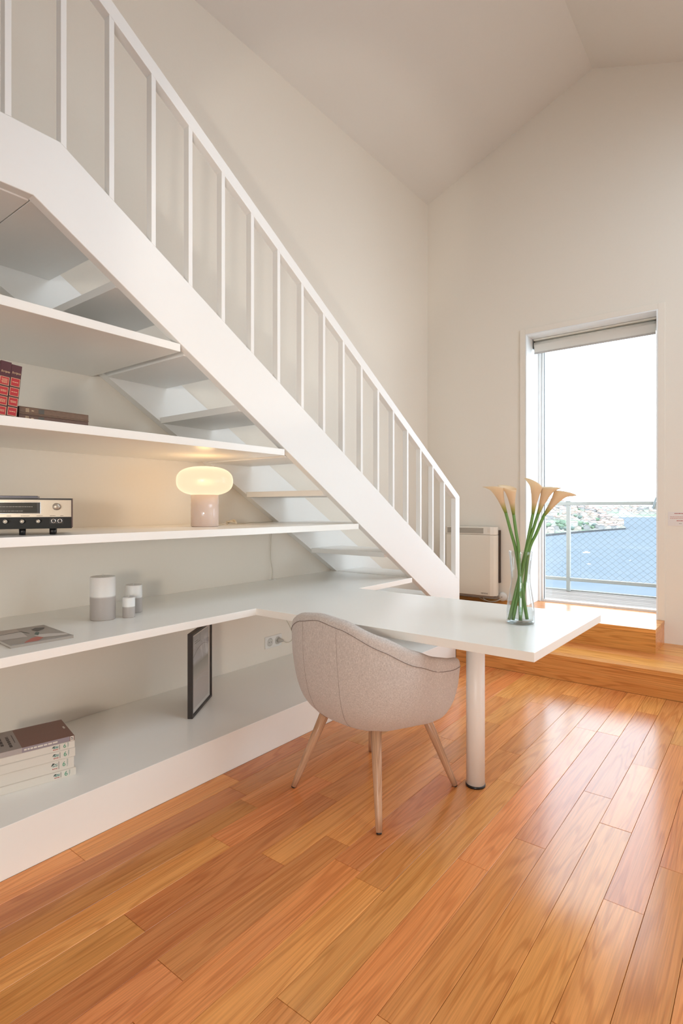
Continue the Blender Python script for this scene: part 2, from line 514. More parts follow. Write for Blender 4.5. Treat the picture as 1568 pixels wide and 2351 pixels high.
# ------------------------------------------------------------------ staircase
st = empty('staircase', (XF, 4.2, HP))
tag(st, 'white open tread staircase with slim bar balustrade climbing the left wall', 'staircase')
so = st.location
def rel(v, o=None):
    o = o if o is not None else so
    return (v[0] - o.x, v[1] - o.y, v[2] - o.z)
def spart(mb, name, material=M['stairwhite'], bevel=0.0015):
    mb.v = [rel(v) for v in mb.v]
    return mb.build(name, material, st, bevel)
S_UP = lambda y: 2.573 if y <= 0.965 else 2.573 - (y - 0.965) * 0.5907
S_LO = lambda y: 2.339 if y <= 0.873 else 2.339 - (y - 0.873) * 0.615
YE = 4.221
prof = [(-1.0, 2.339), (0.873, 2.339), (4.10, S_LO(4.10)), (4.10, HP), (YE, HP), (YE, S_UP(YE)), (0.965, 2.573), (-1.0, 2.573)]
spart(MB().prism(prof, 'x', XF - 0.042, XF), 'stringer', bevel=0.003)
profi = [(-1.0, 2.339), (0.873, 2.339), (4.10, S_LO(4.10)), (4.10, HP), (YE, HP), (YE, S_UP(YE)), (0.965, 2.573), (-1.0, 2.573)]
spart(MB().prism(profi, 'x', XB + 0.001, XB + 0.056), 'stringer')
YB = lambda h: 1.53 + (1.962 - h) * 1.60
RISE = (SH[2] - SH[0]) / 4
for k in range(-8, 3):
    h = SH[2] + k * RISE
    if abs(h - HD) < 0.03: h = HD
    yb_ = YB(h)
    spart(MB().box(XB + 0.057, XF - 0.043, yb_, yb_ + 0.365, h - TH, h), 'tread')
h = SH[2] + 2 * RISE
spart(MB().box(XB + 0.057, XF - 0.043, -1.0, YB(h) - 0.004, h - TH, h), 'landing')
# balustrade
RT = lambda y: 3.222 - 0.617 * (max(y, 0.965) - 1.174)
RV = 0.062
YP0, YP1 = 4.148, 4.221
hr = MB().prism([(-1.0, RT(0.965)), (0.965, RT(0.965)), (YP1 - 0.02, RT(YP1 - 0.02)), (YP1, RT(YP1) - 0.004), (YP1, RT(YP1) - 0.05),
                 (YP0, RT(YP0) - RV), (0.94, RT(0.965) - 0.053), (-1.0, RT(0.965) - 0.053)], 'x', XF - 0.04, XF)
spart(hr, 'handrail')
spart(MB().prism([(YP0, S_UP(YP0) - 0.01), (YP1, S_UP(YP1)), (YP1, RT(YP1) - 0.05), (YP0, RT(YP0) - RV)], 'x', XF - 0.04, XF), 'newel_post')
for k in range(-9, 18):
    y = 0.782 + k * 0.1860
    z0 = S_UP(y); z0b = S_UP(y + 0.021)
    ztop = RT(y) - (RV if y > 0.965 else 0.053)
    ztopb = RT(y + 0.021) - (RV if y > 0.965 else 0.053)
    spart(MB().prism([(y, z0), (y + 0.021, z0b), (y + 0.021, ztopb), (y, ztop)], 'x', XF - 0.036, XF - 0.001), 'baluster', bevel=0.001)

# ------------------------------------------------------------------ built-in shelving
su = empty('built_in_shelving', (XF, 1.0, 0))
tag(su, 'white built-in shelves and plinth tucked beneath the staircase', 'shelving')
so2 = su.location
for hh in SH:
    ye = min(YB(hh), 0.873 + (2.339 - hh) / 0.615) - 0.004
    mb = MB().box(XB + 0.001, XF, -1.0, ye, hh - TH, hh)
    mb.v = [rel(v, so2) for v in mb.v]
    mb.build('shelf', M['white'], su, 0.0015)
mb = MB().box(XB + 0.001, XF, -1.0, YS - .001, 0.0, HP)
mb.v = [rel(v, so2) for v in mb.v]
mb.build('plinth', M['white'], su, 0.0015)
mb = MB().box(XB + 0.001, XF, -1.04, -1.001, 0.0, 2.33)
mb.v = [rel(v, so2) for v in mb.v]
mb.build('side_panel', M['white'], su, 0.0015)

# ------------------------------------------------------------------ desk: continuous worktop + column
YT0, YT1, XT = 1.9325, 2.8055, -0.637
ytend = 0.873 + (2.339 - HD) / 0.615 - 0.006
dk = empty('desk', (-1.052, 2.346, 0))
tag(dk, 'white worktop running along the shelves and out as a desk on one column', 'desk')
mb = MB().prism([(XB + 0.001, -1.0), (XF, -1.0), (XF, YT0), (XT - 0.012, YT0), (XT + 0.006, YT1), (XF, YT1), (XF, ytend), (XB + 0.001, ytend)], 'z', HD - TH, HD)
mb.v = [rel(v, dk.location) for v in mb.v]
mb.build('worktop', M['white'], dk, 0.0015)
MB().lathe([(0.041, 0.010), (0.041, HD - TH)], 40).build('column', M['stairwhite'], dk)
MB().lathe([(0.043, 0.0), (0.044, 0.004), (0.044, 0.009), (0.040, 0.012)], 40).build('foot_ring', M['black'], dk)
MB().lathe([(0.028, 0.0), (0.028, 0.002)], 24, (-2.74 + 1.052, 2.757 - 2.346, HD)).build('cable_grommet', M['plug'], dk)

# ================================================================== OBJECTS
def interp(tab, x):
    if x <= tab[0][0]: return tab[0][1]
    for (a, va), (b, vb) in zip(tab, tab[1:]):
        if x <= b:
            t = (x - a) / (b - a); t = t * t * (3 - 2 * t) * 0.35 + t * 0.65
            return va + (vb - va) * t
    return tab[-1][1]

# ------------------------------------------------------------------ tub chair
def fabric(name, ca, cb):
    m = mat(name, ca, 0.95, 0.15)
    nt, N, L, b = nodes(m)
    tc = N.new('ShaderNodeTexCoord')
    fs = []
    for sc in ((260, 260, 1500), (1300, 1300, 140)):
        v = N.new('ShaderNodeVectorMath'); v.operation = 'MULTIPLY'; v.inputs[1].default_value = [q * 0.55 for q in sc]
        L.new(tc.outputs['Object'], v.inputs[0])
        n = N.new('ShaderNodeTexNoise'); n.inputs['Scale'].default_value = 1.0; n.inputs['Detail'].default_value = 2
        L.new(v.outputs[0], n.inputs['Vector'])
        fs.append(n)
    ad = N.new('ShaderNodeMath'); ad.operation = 'ADD'
    L.new(fs[0].outputs['Fac'], ad.inputs[0]); L.new(fs[1].outputs['Fac'], ad.inputs[1])
    mr = N.new('ShaderNodeMapRange'); mr.inputs[1].default_value = 0.72; mr.inputs[2].default_value = 1.28
    L.new(ad.outputs[0], mr.inputs[0])
    mx = N.new('ShaderNodeMix'); mx.data_type = 'RGBA'
    mx.inputs['A'].default_value = (*ca, 1); mx.inputs['B'].default_value = (*cb, 1)
    L.new(mr.outputs[0], mx.inputs['Factor']); L.new(mx.outputs['Result'], b.inputs['Base Color'])
    bp = N.new('ShaderNodeBump'); bp.inputs['Strength'].default_value = 0.35; bp.inputs['Distance'].default_value = 0.0015
    L.new(mr.outputs[0], bp.inputs['Height']); L.new(bp.outputs['Normal'], b.inputs['Normal'])
    b.inputs['Sheen Weight'].default_value = 0.25
    return m
M['fabric'] = fabric('beige_linen', (0.47, 0.415, 0.38), (0.74, 0.675, 0.63))
M['seam2'] = mat('fabric_thread', (.40, .33, .29), .9)
M['seam'] = mat('seam_thread', (0.25, 0.19, 0.16), 0.9)

RIM = [(0, .822), (22, .810), (48, .752), (70, .690), (90, .645), (112, .615), (128, .594), (140, .555), (152, .492), (180, .462)]
PROF = [(.345, .68), (.38, .80), (.425, .89), (.49, .955), (.56, .99), (.63, 1.0), (.70, .995), (.83, .97)]
def plan(th):      # superellipse radius, th measured from the back (-Y), clockwise to +X
    sx, sy = math.sin(th), -math.cos(th)
    a, b, n = .345, .335, 2.5
    if sy > 0: a, b, n = .356, .335, 2.7
    return (abs(sx / a) ** n + abs(sy / b) ** n) ** (-1 / n)
def rimz(th):
    d = abs(math.degrees(th)) % 360
    if d > 180: d = 360 - d
    return interp(RIM, d)
def outer(th, z):
    f = interp(PROF, z)
    k = min(1, max(0, (abs((math.degrees(th) + 180) % 360 - 180) - 70) / 40))     # fuller under the arms
    r = plan(th) * (f + (f ** .45 - f) * k * .8)
    lean = -0.02 * max(0.0, (z - .55)) / .27     # the back leans out a little
    return (r * math.sin(th), -r * math.cos(th) + lean, z)
chair = empty('tub_chair', (-1.404, 2.056, 0), math.radians(-7.2))
tag(chair, 'beige linen tub chair on four splayed beech legs pulled up to the desk', 'chair')
NA = 84
bm = MB(); rings = []
for k in range(NA):
    th = 2 * PI * k / NA
    R = rimz(th); col = []
    for fr, z in ((.12, .312), (.34, .314), (.52, .323)):
        r = plan(th) * fr * (1 + .15 * (fr > .5) * min(1, max(0, (abs((math.degrees(th) + 180) % 360 - 180) - 70) / 40))); col.append((r * math.sin(th), -r * math.cos(th), z))
    for q in range(11):
        col.append(outer(th, .345 + (R - .024 - .345) * q / 10))
    t = .052
    ox, oy, _ = outer(th, R - .024)
    ro = math.hypot(ox, oy)
    ux, uy = ox / ro, oy / ro
    for a in (35, 70, 110, 145, 180):
        rr = ro - t / 2 + t / 2 * math.cos(math.radians(a)); zz = R - .024 + .024 * math.sin(math.radians(a))
        col.append((ux * rr, uy * rr, zz))
    zi = .430
    for q in range(1, 7):
        z = R - .024 + (zi - (R - .024)) * q / 6
        s = q / 6
        rr = ro - t - .05 * s * s * max(0, (R - .45)) / .37 - .012 * s
        col.append((ux * rr, uy * rr, z))
    for fr, z in ((.75, .440), (.45, .448), (.15, .450)):
        r = plan(th) * fr; col.append((r * math.sin(th), -r * math.cos(th), z))
    rings.append(col)
m_ = len(rings[0])
vs = [p for c in rings for p in c]
fs = []
for k in range(NA):
    k2 = (k + 1) % NA
    for i in range(m_ - 1):
        fs.append((k * m_ + i, k * m_ + i + 1, k2 * m_ + i + 1, k2 * m_ + i))
fs.append(tuple(k * m_ for k in range(NA)))
fs.append(tuple(k * m_ + m_ - 1 for k in range(NA))[::-1])
bm._add(vs, fs, True)
sh = bm.build('shell', M['fabric'], chair)
ss = sh.modifiers.new('sub', 'SUBSURF'); ss.levels = 1; ss.render_levels = 1
SD = [(0, .016), (30, .030), (60, .050), (90, .048), (120, .028), (140, .020)]
pts = []
for d in range(-138, 139, 4):
    th = math.radians(d)
    p = outer(th, rimz(th) - .012 - interp(SD, abs(d)))
    q = math.hypot(p[0], p[1]); pts.append((p[0] * (1 + .0006 / q), p[1] * (1 + .0006 / q), p[2]))
MB().tube(pts, .0013, 5).build('rim_seam', M['seam'], sh)
for d in (-17, 17):
    th = math.radians(d)
    pts = []
    for q in range(15):
        z = .35 + (rimz(th) - .04 - .35) * q / 14
        p = outer(th, z); pts.append((p[0] * 1.0005, p[1] * 1.0005, z))
    MB().tube(pts, .0006, 5).build('back_seam', M['seam2'], sh)
legm = MB().tube([(0, 0, 0), (0, 0, .06), (0, 0, .2), (0, 0, .40)], [.0125, .0145, .0185, .0235], 20).build('leg', M['leg'], chair)
footm = MB().lathe([(.0100, -.006), (.0112, -.003), (.0112, .001)], 16).build('foot_glide', M['black'], legm)
first = True
for sx in (-1, 1):
    for sy in (-1, 1):
        a = Vector((sx * .252, sy * .258, .006)); b = Vector((sx * .140, sy * .150, .37))
        if first:
            lg, ft = legm, footm; first = False
        else:
            lg = legm.copy(); COL.objects.link(lg); lg.parent = chair
            ft = footm.copy(); COL.objects.link(ft); ft.parent = lg
        lg.location = a
        lg.rotation_euler = (b - a).to_track_quat('Z', 'Y').to_euler()

# ------------------------------------------------------------------ table lamp
lx, ly = -2.371, 1.882
lamp = empty('table_lamp', (lx, ly, SH[0]))
tag(lamp, 'glowing opal mushroom table lamp with cylindrical base on the shelf', 'lamp')
M['lampbase'] = mat('pink_opal_glass', (0.74, 0.58, 0.50), 0.12, 0.6)
nt, N, L, b = nodes(M['lampbase'])
b.inputs['Subsurface Weight'].default_value = 0.25
b.inputs['Subsurface Radius'].default_value = (0.03, 0.02, 0.012)
sm = bpy.data.materials.new('glowing_opal'); sm.use_nodes = True
N = sm.node_tree.nodes; L = sm.node_tree.links
pb = N['Principled BSDF']; pb.inputs['Base Color'].default_value = (.03, .025, .02, 1); pb.inputs['Roughness'].default_value = .25
pb.inputs['Emission Color'].default_value = (1.0, 0.80, 0.54, 1); pb.inputs['Emission Strength'].default_value = 0.74
tr_ = N.new('ShaderNodeBsdfTransparent'); tr_.inputs[0].default_value = (1, .95, .85, 1)
ms_ = N.new('ShaderNodeMixShader'); ms_.inputs[0].default_value = .22      # thin opal glass lets part of the bulb through
L.new(pb.outputs[0], ms_.inputs[1]); L.new(tr_.outputs[0], ms_.inputs[2]); L.new(ms_.outputs[0], N['Material Output'].inputs[0])
M['shade'] = sm
MB().lathe([(.066, 0), (.072, .004), (.072, .168)], 48).build('lamp_base', M['lampbase'], lamp)
pr = []
for k in range(29):
    a = -PI / 2 + PI * k / 28
    ca, sa = math.cos(a), math.sin(a)
    pr.append((max(.0005, .147 * abs(ca) ** (2 / 2.7)), .241 + .077 * math.copysign(abs(sa) ** (2 / 2.45), sa)))
MB().lathe(pr, 56).build('lamp_shade', M['shade'], lamp)
light('lamp_bulb', 'POINT', (lx, ly, SH[0] + .245), 3.4, (1.0, 0.62, 0.30), shadow_soft_size=0.05)
M['cord'] = mat('cord_ivory', (0.62, 0.55, 0.44), 0.5)
def smooth(pts, n=6):
    """Catmull-Rom through the points"""
    P = [Vector(p) for p in pts]; P = [P[0]] + P + [P[-1]]
    out = []
    for i in range(1, len(P) - 2):
        for k in range(n):
            t = k / n
            out.append(0.5 * ((2 * P[i]) + (P[i + 1] - P[i - 1]) * t + (2 * P[i - 1] - 5 * P[i] + 4 * P[i + 1] - P[i + 2]) * t * t
                              + (3 * P[i] - P[i - 1] - 3 * P[i + 1] + P[i + 2]) * t ** 3))
    out.append(P[-2])
    return out
cp = [(-2.40, 1.96, SH[0] + .006), (-2.46, 2.06, SH[0] + .003), (-2.50, 2.14, SH[0] + .012), (-2.53, 2.18, SH[0] + .022), (-2.49, 2.21, SH[0] + .012),
      (-2.52, 2.16, SH[0] + .018), (-2.55, 2.21, SH[0] + .010), (-2.55, 2.30, SH[0] + .004), (-2.62, 2.45, SH[0] + .006), (-2.70, 2.62, SH[0] + .003), (-2.755, 2.76, SH[0] + .004),
      (-2.772, 2.79, SH[0] - .01), (-2.772, 2.777, 1.05), (-2.768, 2.765, .90), (-2.76, 2.775, .82), (-2.745, 2.757, HD + .004), (-2.742, 2.757, .70)]
def lrel(pts): return [(p[0] - lx, p[1] - ly, p[2] - SH[0]) for p in pts]
cd = MB().tube(smooth(lrel(cp)), .0028, 6).build('cord', M['cord'], lamp)
cp2 = [(-2.742, 2.757, .70), (-2.745, 2.80, .62), (-2.755, 2.87, .50), (-2.752, 2.94, .40), (-2.742, 2.965, .335), (-2.735, 2.945, .292), (-2.735, 2.90, .285), (-2.748, 2.868, .302)]
MB().tube(smooth(lrel(cp2)), .0028, 6).build('cord', M['cord'], lamp)
MB().tube(smooth(lrel([(-2.485, 2.20, SH[0] + .010), (-2.52, 2.215, SH[0] + .024), (-2.555, 2.20, SH[0] + .012), (-2.53, 2.17, SH[0] + .008)])), .007, 8).build('cord_tie', M['cord'], cd)
MB().tube(lrel([(-2.779, 2.852, .306), (-2.760, 2.854, .306), (-2.742, 2.872, .302)]), [.018, .016, .006], 14).build('plug', mat('grey_plug', (.46, .42, .37), .5), lamp)

# ------------------------------------------------------------------ wall socket
ws = empty('wall_socket', (XB, 2.805, .306), -PI / 2 + PI)
ws.rotation_euler = (0, 0, PI / 2)          # local -Y faces the room
tag(ws, 'white double wall socket with a round plug under the desk', 'socket')
box('plate', -.082, .082, -.009, 0.0, -.041, .041, M['plug'], ws, 0.003)
for i, dx in enumerate((-.036, .040)):
    mb = MB().lathe([(.0, 0), (.026, 0), (.028, .003), (.030, .003), (.030, .0)], 28, cap=False)
    o = mb.build('socket_ring', M['plug'], ws, loc=(dx, -.009, 0), rot=(PI / 2, 0, 0))
    MB().lathe([(.0, .0), (.0245, .0008)], 24, cap=False).build('socket_well', mat('socket_shade', (.60, .58, .53), .5), o)
    for s in (-1, 1):
        MB().lathe([(.0026, .0), (.0026, .0016)], 10, (s * .0095, 0, 0)).build('pin_hole', M['black'], o)

# ------------------------------------------------------------------ candles
def candle_mat(h):
    m = mat('two_tone_wax', (.8, .78, .74), 0.42, 0.4)
    nt, N, L, b = nodes(m)
    tc = N.new('ShaderNodeTexCoord'); sp = N.new('ShaderNodeSeparateXYZ'); L.new(tc.outputs['Object'], sp.inputs[0])
    mr = N.new('ShaderNodeMapRange'); mr.inputs[1].default_value = h * .52; mr.inputs[2].default_value = h * .56
    L.new(sp.outputs['Z'], mr.inputs[0])
    mx = N.new('ShaderNodeMix'); mx.data_type = 'RGBA'
    mx.inputs['A'].default_value = (.47, .42, .385, 1); mx.inputs['B'].default_value = (.83, .81, .78, 1)
    L.new(mr.outputs[0], mx.inputs['Factor']); L.new(mx.outputs['Result'], b.inputs['Base Color'])
    b.inputs['Subsurface Weight'].default_value = .15
    b.inputs['Subsurface Radius'].default_value = (.02, .015, .01)
    return m
M['wick'] = mat('wick', (.75, .72, .66), .9)
for cx, cy, r, h, lab in ((-2.390, 1.325, .054, .193, 'tallest and widest two-tone white and grey pillar candle on the desk'),
                          (-2.432, 1.505, .039, .132, 'medium two-tone pillar candle standing behind the smallest candle'),
                          (-2.338, 1.422, .0275, .092, 'smallest two-tone white and grey pillar candle')):
    c = empty('pillar_candle', (cx, cy, HD)); tag(c, lab, 'candle', 'two-tone pillar candles')
    MB().lathe([(r * .96, 0), (r, .004), (r, h - .004), (r * .95, h), (r * .6, h - .002), (.004, h - .005)], 40).build('wax', candle_mat(h), c)
    MB().tube([(0, 0, h - .006), (0.001, 0, h + .004), (0.003, 0.001, h + .011)], .0012, 6).build('wick', M['wick'], c)

# ------------------------------------------------------------------ flat print helper
def col(name, c, r=.6):
    return M.setdefault(name, mat(name, c, r))
def poly(name, pts, material, parent, z=None, axis=None):
    """thin printed patch: pts are local 3D points"""
    me = bpy.data.meshes.new(name); me.from_pydata([tuple(p) for p in pts], [], [tuple(range(len(pts)))]); me.update()
    return link(name, me, material, parent)
def dashes(name, material, parent, rows, f, h):
    """printed lines of unreadable small type: rows = [(x0, x1, y)], f maps (x,y)->3D"""
    rg = random.Random(name + str(len(rows)))
    vs = []; fs_ = []
    for x0, x1, y in rows:
        x = x0
        while x < x1 - 1e-6:
            w = min(rg.uniform(.6, 2.2) * h * 1.6, x1 - x)
            o = len(vs)
            vs += [f(x, y - h / 2), f(x + w, y - h / 2), f(x + w, y + h / 2), f(x, y + h / 2)]
            fs_.append((o, o + 1, o + 2, o + 3)); x += w + h * .45
    me = bpy.data.meshes.new(name); me.from_pydata(vs, [], fs_); me.update()
    return link(name, me, material, parent)

# ------------------------------------------------------------------ magazine on the desk
mg = empty('magazine', (-2.145, .845, HD), math.radians(86.5))
tag(mg, 'thin magazine with a collage cover lying on the left of the desk shelf', 'magazine')
ML, MWd = .218, .29         # local x along the spine, local y inward
box('pages', .001, ML - .001, .001, MWd - .001, .001, .0095, mat('paper_edge', (.62, .57, .52), .8), mg)
mb = MB().box(0, ML, 0, MWd, .0097, .0106); mb.box(0, ML, 0, MWd, 0, .0010); mb.box(0, ML, -.0006, .0002, 0, .0106)
cv = mb.build('cover', mat('magazine_cover', (.36, .31, .265), .45), mg)
zc = .0109
F = lambda pts, dz=0: [(x, y, zc + dz) for x, y in pts]
poly('cover_print', F([(.0, .105), (.085, .105), (.112, .29), (.0, .29)]), col('print_tan', (.50, .42, .36)), cv)
poly('cover_print', F([(.0, .12), (.09, .10), (.107, .22), (.0, .20)], .0002), col('print_cream', (.60, .53, .47)), cv)
poly('cover_print', F([(.118, .12), (.17, .10), (.215, .06), (.212, .03), (.17, .035), (.115, .06)], .0002), col('print_pale', (.66, .60, .54)), cv)
poly('cover_print', F([(.15, .17), (.185, .20), (.20, .23), (.17, .25), (.145, .22)], .0002), col('print_dark', (.13, .115, .10)), cv)
poly('cover_print', F([(.128, .10), (.15, .15), (.142, .165), (.12, .12)], .0004), col('print_green', (.10, .13, .11)), cv)
poly('cover_print', F([(.045, .006), (.095, .006), (.128, .050), (.118, .080), (.095, .070), (.06, .03)], .0004), col('print_red', (.52, .17, .13)), cv)
poly('cover_print', F([(.12, .165), (.106, .22), (.02, .205), (.022, .199), (.103, .212), (.117, .16)], .0005), col('print_dark', (.13, .115, .10)), cv)
poly('cover_print', F([(.003, .002), (.215, .002), (.215, .006), (.003, .006)], .0003), col('print_spine', (.50, .52, .54)), cv)

# ------------------------------------------------------------------ stack of five books on the plinth
M['paper'] = add_noise(mat('book_paper', (.72, .67, .58), .85, .2), 300, .05)
M['bk_ivory'] = mat('book_ivory', (.70, .64, .56), .45)
M['bk_brown'] = mat('book_brown', (.185, .085, .062), .4)
M['bk_grey'] = mat('book_greige', (.31, .265, .235), .45)
M['bk_mauve'] = mat('book_mauve', (.30, .25, .27), .45)
M['ink_teal'] = mat('ink_teal', (.06, .22, .19), .6)
M['ink_dark'] = mat('ink_dark', (.07, .055, .05), .6)
M['ink_red'] = mat('ink_red', (.42, .07, .05), .6)
M['ink_green'] = mat('ink_green', (.05, .28, .16), .6)
BL, BW = .275, .215
def book(name, loc, rz, L_, W_, th, cover, label, group=None, rot=None, boards=.0016):
    e = empty(name, loc, rz, rot)
    tag(e, label, 'book', group)
    mb = MB().box(-L_, 0, 0, W_, th - boards, th); mb.box(-L_, 0, 0, W_, 0, boards); mb.box(-L_, 0, 0, boards, boards, th - boards)
    c = mb.build('cover', cover, e, .0022)
    box('pages', -L_ + .003, -.003, boards, W_ - .003, boards, th - boards, M['paper'], e)
    return e, c
ang = math.radians(77.2)
ax, ay = (math.cos(ang), math.sin(ang)), (-math.sin(ang), math.cos(ang))
zb = HP
stack = [(.031, .006, 'bottom ivory book of the five-book stack on the white plinth', 'i'),
         (.046, -.001, 'thickest ivory book, second from the bottom of the stack', 'i'),
         (.034, .0025, 'ivory book in the middle of the five-book stack', 'i'),
         (.029, .0015, 'ivory book directly under the brown book in the stack', 'i'),
         (.0195, .0, 'brown and greige book on top of the ivory stack', 'b')]
for th, dx, lab, kind in stack:
    dy = {.031: .0, .046: .003, .034: -.001, .029: .002}.get(th, .0)
    loc = (-2.206 + ax[0] * dx + ay[0] * dy, 1.104 + ax[1] * dx + ay[1] * dy, zb)
    if kind == 'i':
        e, c = book('book', loc, ang, BL, BW, th, M['bk_ivory'], lab, 'books stacked on the plinth')
        S = lambda x, y: (x, -.0005, y)
        text_mesh('spine_number', '6', .026 if th > .03 else .023, M['ink_green'], c, (-.037, -.0003, th * .5), (PI / 2, 0, 0))
        poly('spine_bar', [S(-.0565, th * .2), S(-.0550, th * .2), S(-.0550, th * .85), S(-.0565, th * .85)], M['ink_dark'], c)
        poly('spine_bar', [S(-.0260, th * .25), S(-.0250, th * .25), S(-.0250, th * .9), S(-.0260, th * .9)], M['ink_teal'], c)
        poly('spine_bar', [S(-.0230, th * .4), S(-.0224, th * .4), S(-.0224, th * .9), S(-.0230, th * .9)], M['ink_teal'], c)
        dashes('spine_print', M['ink_teal'], c, [(-.080, -.060, th * .66), (-.078, -.060, th * .52)], S, .0030)
        dashes('spine_print', M['ink_red'], c, [(-.079, -.060, th * .30)], S, .0032)
        poly('spine_mark', [S(-.084, th * .55), S(-.078, th * .80), S(-.070, th * .76), S(-.077, th * .60)], M['ink_dark'], c)
    else:
        e, c = book('book', loc, ang, BL, BW, th, M['bk_brown'], lab, 'books stacked on the plinth')
        q = -.185
        poly('cover_band', [(-BL, 0, th + .0002), (q, 0, th + .0002), (q, BW, th + .0002), (-BL, BW, th + .0002)], M['bk_grey'], c)
        S = lambda x, y: (x, -.0004, y)
        poly('spine_band', [S(-BL, 0), S(q, 0), S(q, th), S(-BL, th)], mat('book_pale', (.42, .36, .33), .45), c)
        poly('spine_band', [S(q, 0), S(-.018, 0), S(-.018, th), S(q, th)], M['bk_mauve'], c)
        poly('spine_band', [S(-.016, .001), S(-.003, .001), S(-.003, th - .001), S(-.016, th - .001)], M['bk_ivory'], c)
        S2 = lambda x, y: (x, -.0007, y)
        dashes('spine_print', M['bk_ivory'], c, [(-.178, -.06, th * .5)], S2, .006)
        dashes('spine_print', M['ink_dark'], c, [(-.014, -.005, th * .65), (-.014, -.005, th * .35)], S2, .003)
        dashes('cover_print', M['ink_dark'], c, [(.03, .15, -.215), (.06, .19, -.240)], lambda x, y: (y, x, th + .0005), .010)
        dashes('cover_print', M['ink_dark'], c, [(.07, .16, -.197)], lambda x, y: (y, x, th + .0005), .003)
        dashes('cover_print', M['bk_ivory'], c, [(.10, .125, -.014)], lambda x, y: (y, x, th + .0005), .007)
        poly('cover_line', [(q, BW * .45, th + .0003), (-.04, BW * .45, th + .0003), (-.04, BW * .455, th + .0003), (q, BW * .455, th + .0003)], mat('cover_fold', (.24, .12, .09), .4), c)
    zb += th

# ------------------------------------------------------------------ upright red volumes and brown volumes on the upper shelf
M['bk_maroon'] = mat('maroon_cloth', (.085, .018, .022), .45)
M['lab_red'] = mat('red_label', (.46, .022, .026), .45)
M['gilt'] = mat('gilt', (.72, .52, .30), .4)
M['bk_old'] = add_noise(mat('old_brown_leather', (.165, .090, .050), .5), 90, .25, .1)
M['bk_old2'] = add_noise(mat('dark_brown_leather', (.140, .070, .045), .5), 90, .25, .1)
lean = math.radians(5.6)
for i, (yr, hgt, lab, tl) in enumerate(((.8395, .187, 'right of two maroon volumes with red spine labels on the upper shelf', ((1, 1, 2, 1))),
                                        (.8050, .194, 'left, slightly taller of two maroon volumes with red spine labels', ((4, 2, 3, 2))))):
    e = empty('book', (-2.085, yr, SH[1] + .0005), rot=(0, lean, PI / 2 - .06))
    tag(e, lab, 'book', 'maroon volumes on the upper shelf')
    w, dp = .0335, .125
    mb = MB().box(-w, 0, 0, .002, 0, hgt); mb.box(-w, -w + .002, .002, dp, 0, hgt); mb.box(-.002, 0, .002, dp, 0, hgt)
    c = mb.build('cover', M['bk_maroon'], e, .0006)
    box('pages', -w + .002, -.002, .002, dp - .003, .003, hgt - .003, M['paper'], e)
    S = lambda x, y: (x, -.0006, y); S2 = lambda x, y: (x, -.0010, y); S3 = lambda x, y: (x, -.0014, y)
    for q in range(4):
        z0 = .008 + q * .0345; z1 = z0 + .0290
        poly('label_border', [S(-w + .0022, z0), S(-.0022, z0), S(-.0022, z1), S(-w + .0022, z1)], M['gilt'], c)
        poly('spine_label', [S2(-w + .0036, z0 + .0014), S2(-.0036, z0 + .0014), S2(-.0036, z1 - .0014), S2(-w + .0036, z1 - .0014)], M['lab_red'], c)
        nl = tl[3 - q]
        rows = [(-w * .78 + .0012 * (k % 2), -w * .22, (z0 + z1) / 2 + (k - (nl - 1) / 2) * -.0042) for k in range(nl)]
        dashes('label_print', M['gilt'], c, rows, S3, .0019)
    text_mesh('spine_title', 'Scripta', .0100, M['gilt'], c, (-w / 2, -.0004, .1585), (PI / 2, 0, 0), .0003, shear=.25)
for z0, th, m_, lab, y1 in ((SH[1], .0245, M['bk_old2'], 'lower of two old brown leather books lying on the upper shelf', 1.109),
                            (SH[1] + .0275, .0245, M['bk_old'], 'upper of two old brown leather books lying on the upper shelf', 1.110)):
    e = empty('book', (-2.108, y1, z0), PI / 2); tag(e, lab, 'book', 'brown leather books lying on the upper shelf')
    L_, W_, bd = .253, .17, .003
    mb = MB().box(-L_, 0, 0, W_, th - bd, th); mb.box(-L_, 0, 0, W_, 0, bd); mb.box(-L_, 0, 0, bd, bd, th - bd)
    c = mb.build('cover', m_, e, .0008)
    box('pages', -L_ + .004, -.004, bd, W_ - .004, bd, th - bd, M['paper'], e)
    S = lambda x, y: (x, -.0006, y)
    for k in range(3):
        dashes('spine_print', M['gilt'], c, [(-L_ + .022, -L_ + .034, th * (.3 + .2 * k))], S, .0022)
    dashes('spine_print', M['gilt'], c, [(-L_ + .042, -L_ + .050, th * .5)], S, .003)
    poly('spine_patch', [S(-L_ + .066, th * .2), S(-L_ + .086, th * .2), S(-L_ + .086, th * .85), S(-L_ + .066, th * .85)], mat('dark_patch', (.09, .075, .055), .5), c)
    box('cover_ledge', -L_ - .001, -.0, -.0015, W_, -.0028 if z0 > SH[1] + .01 else 0.0, 0.0 if z0 > SH[1] + .01 else .0012, m_, c)

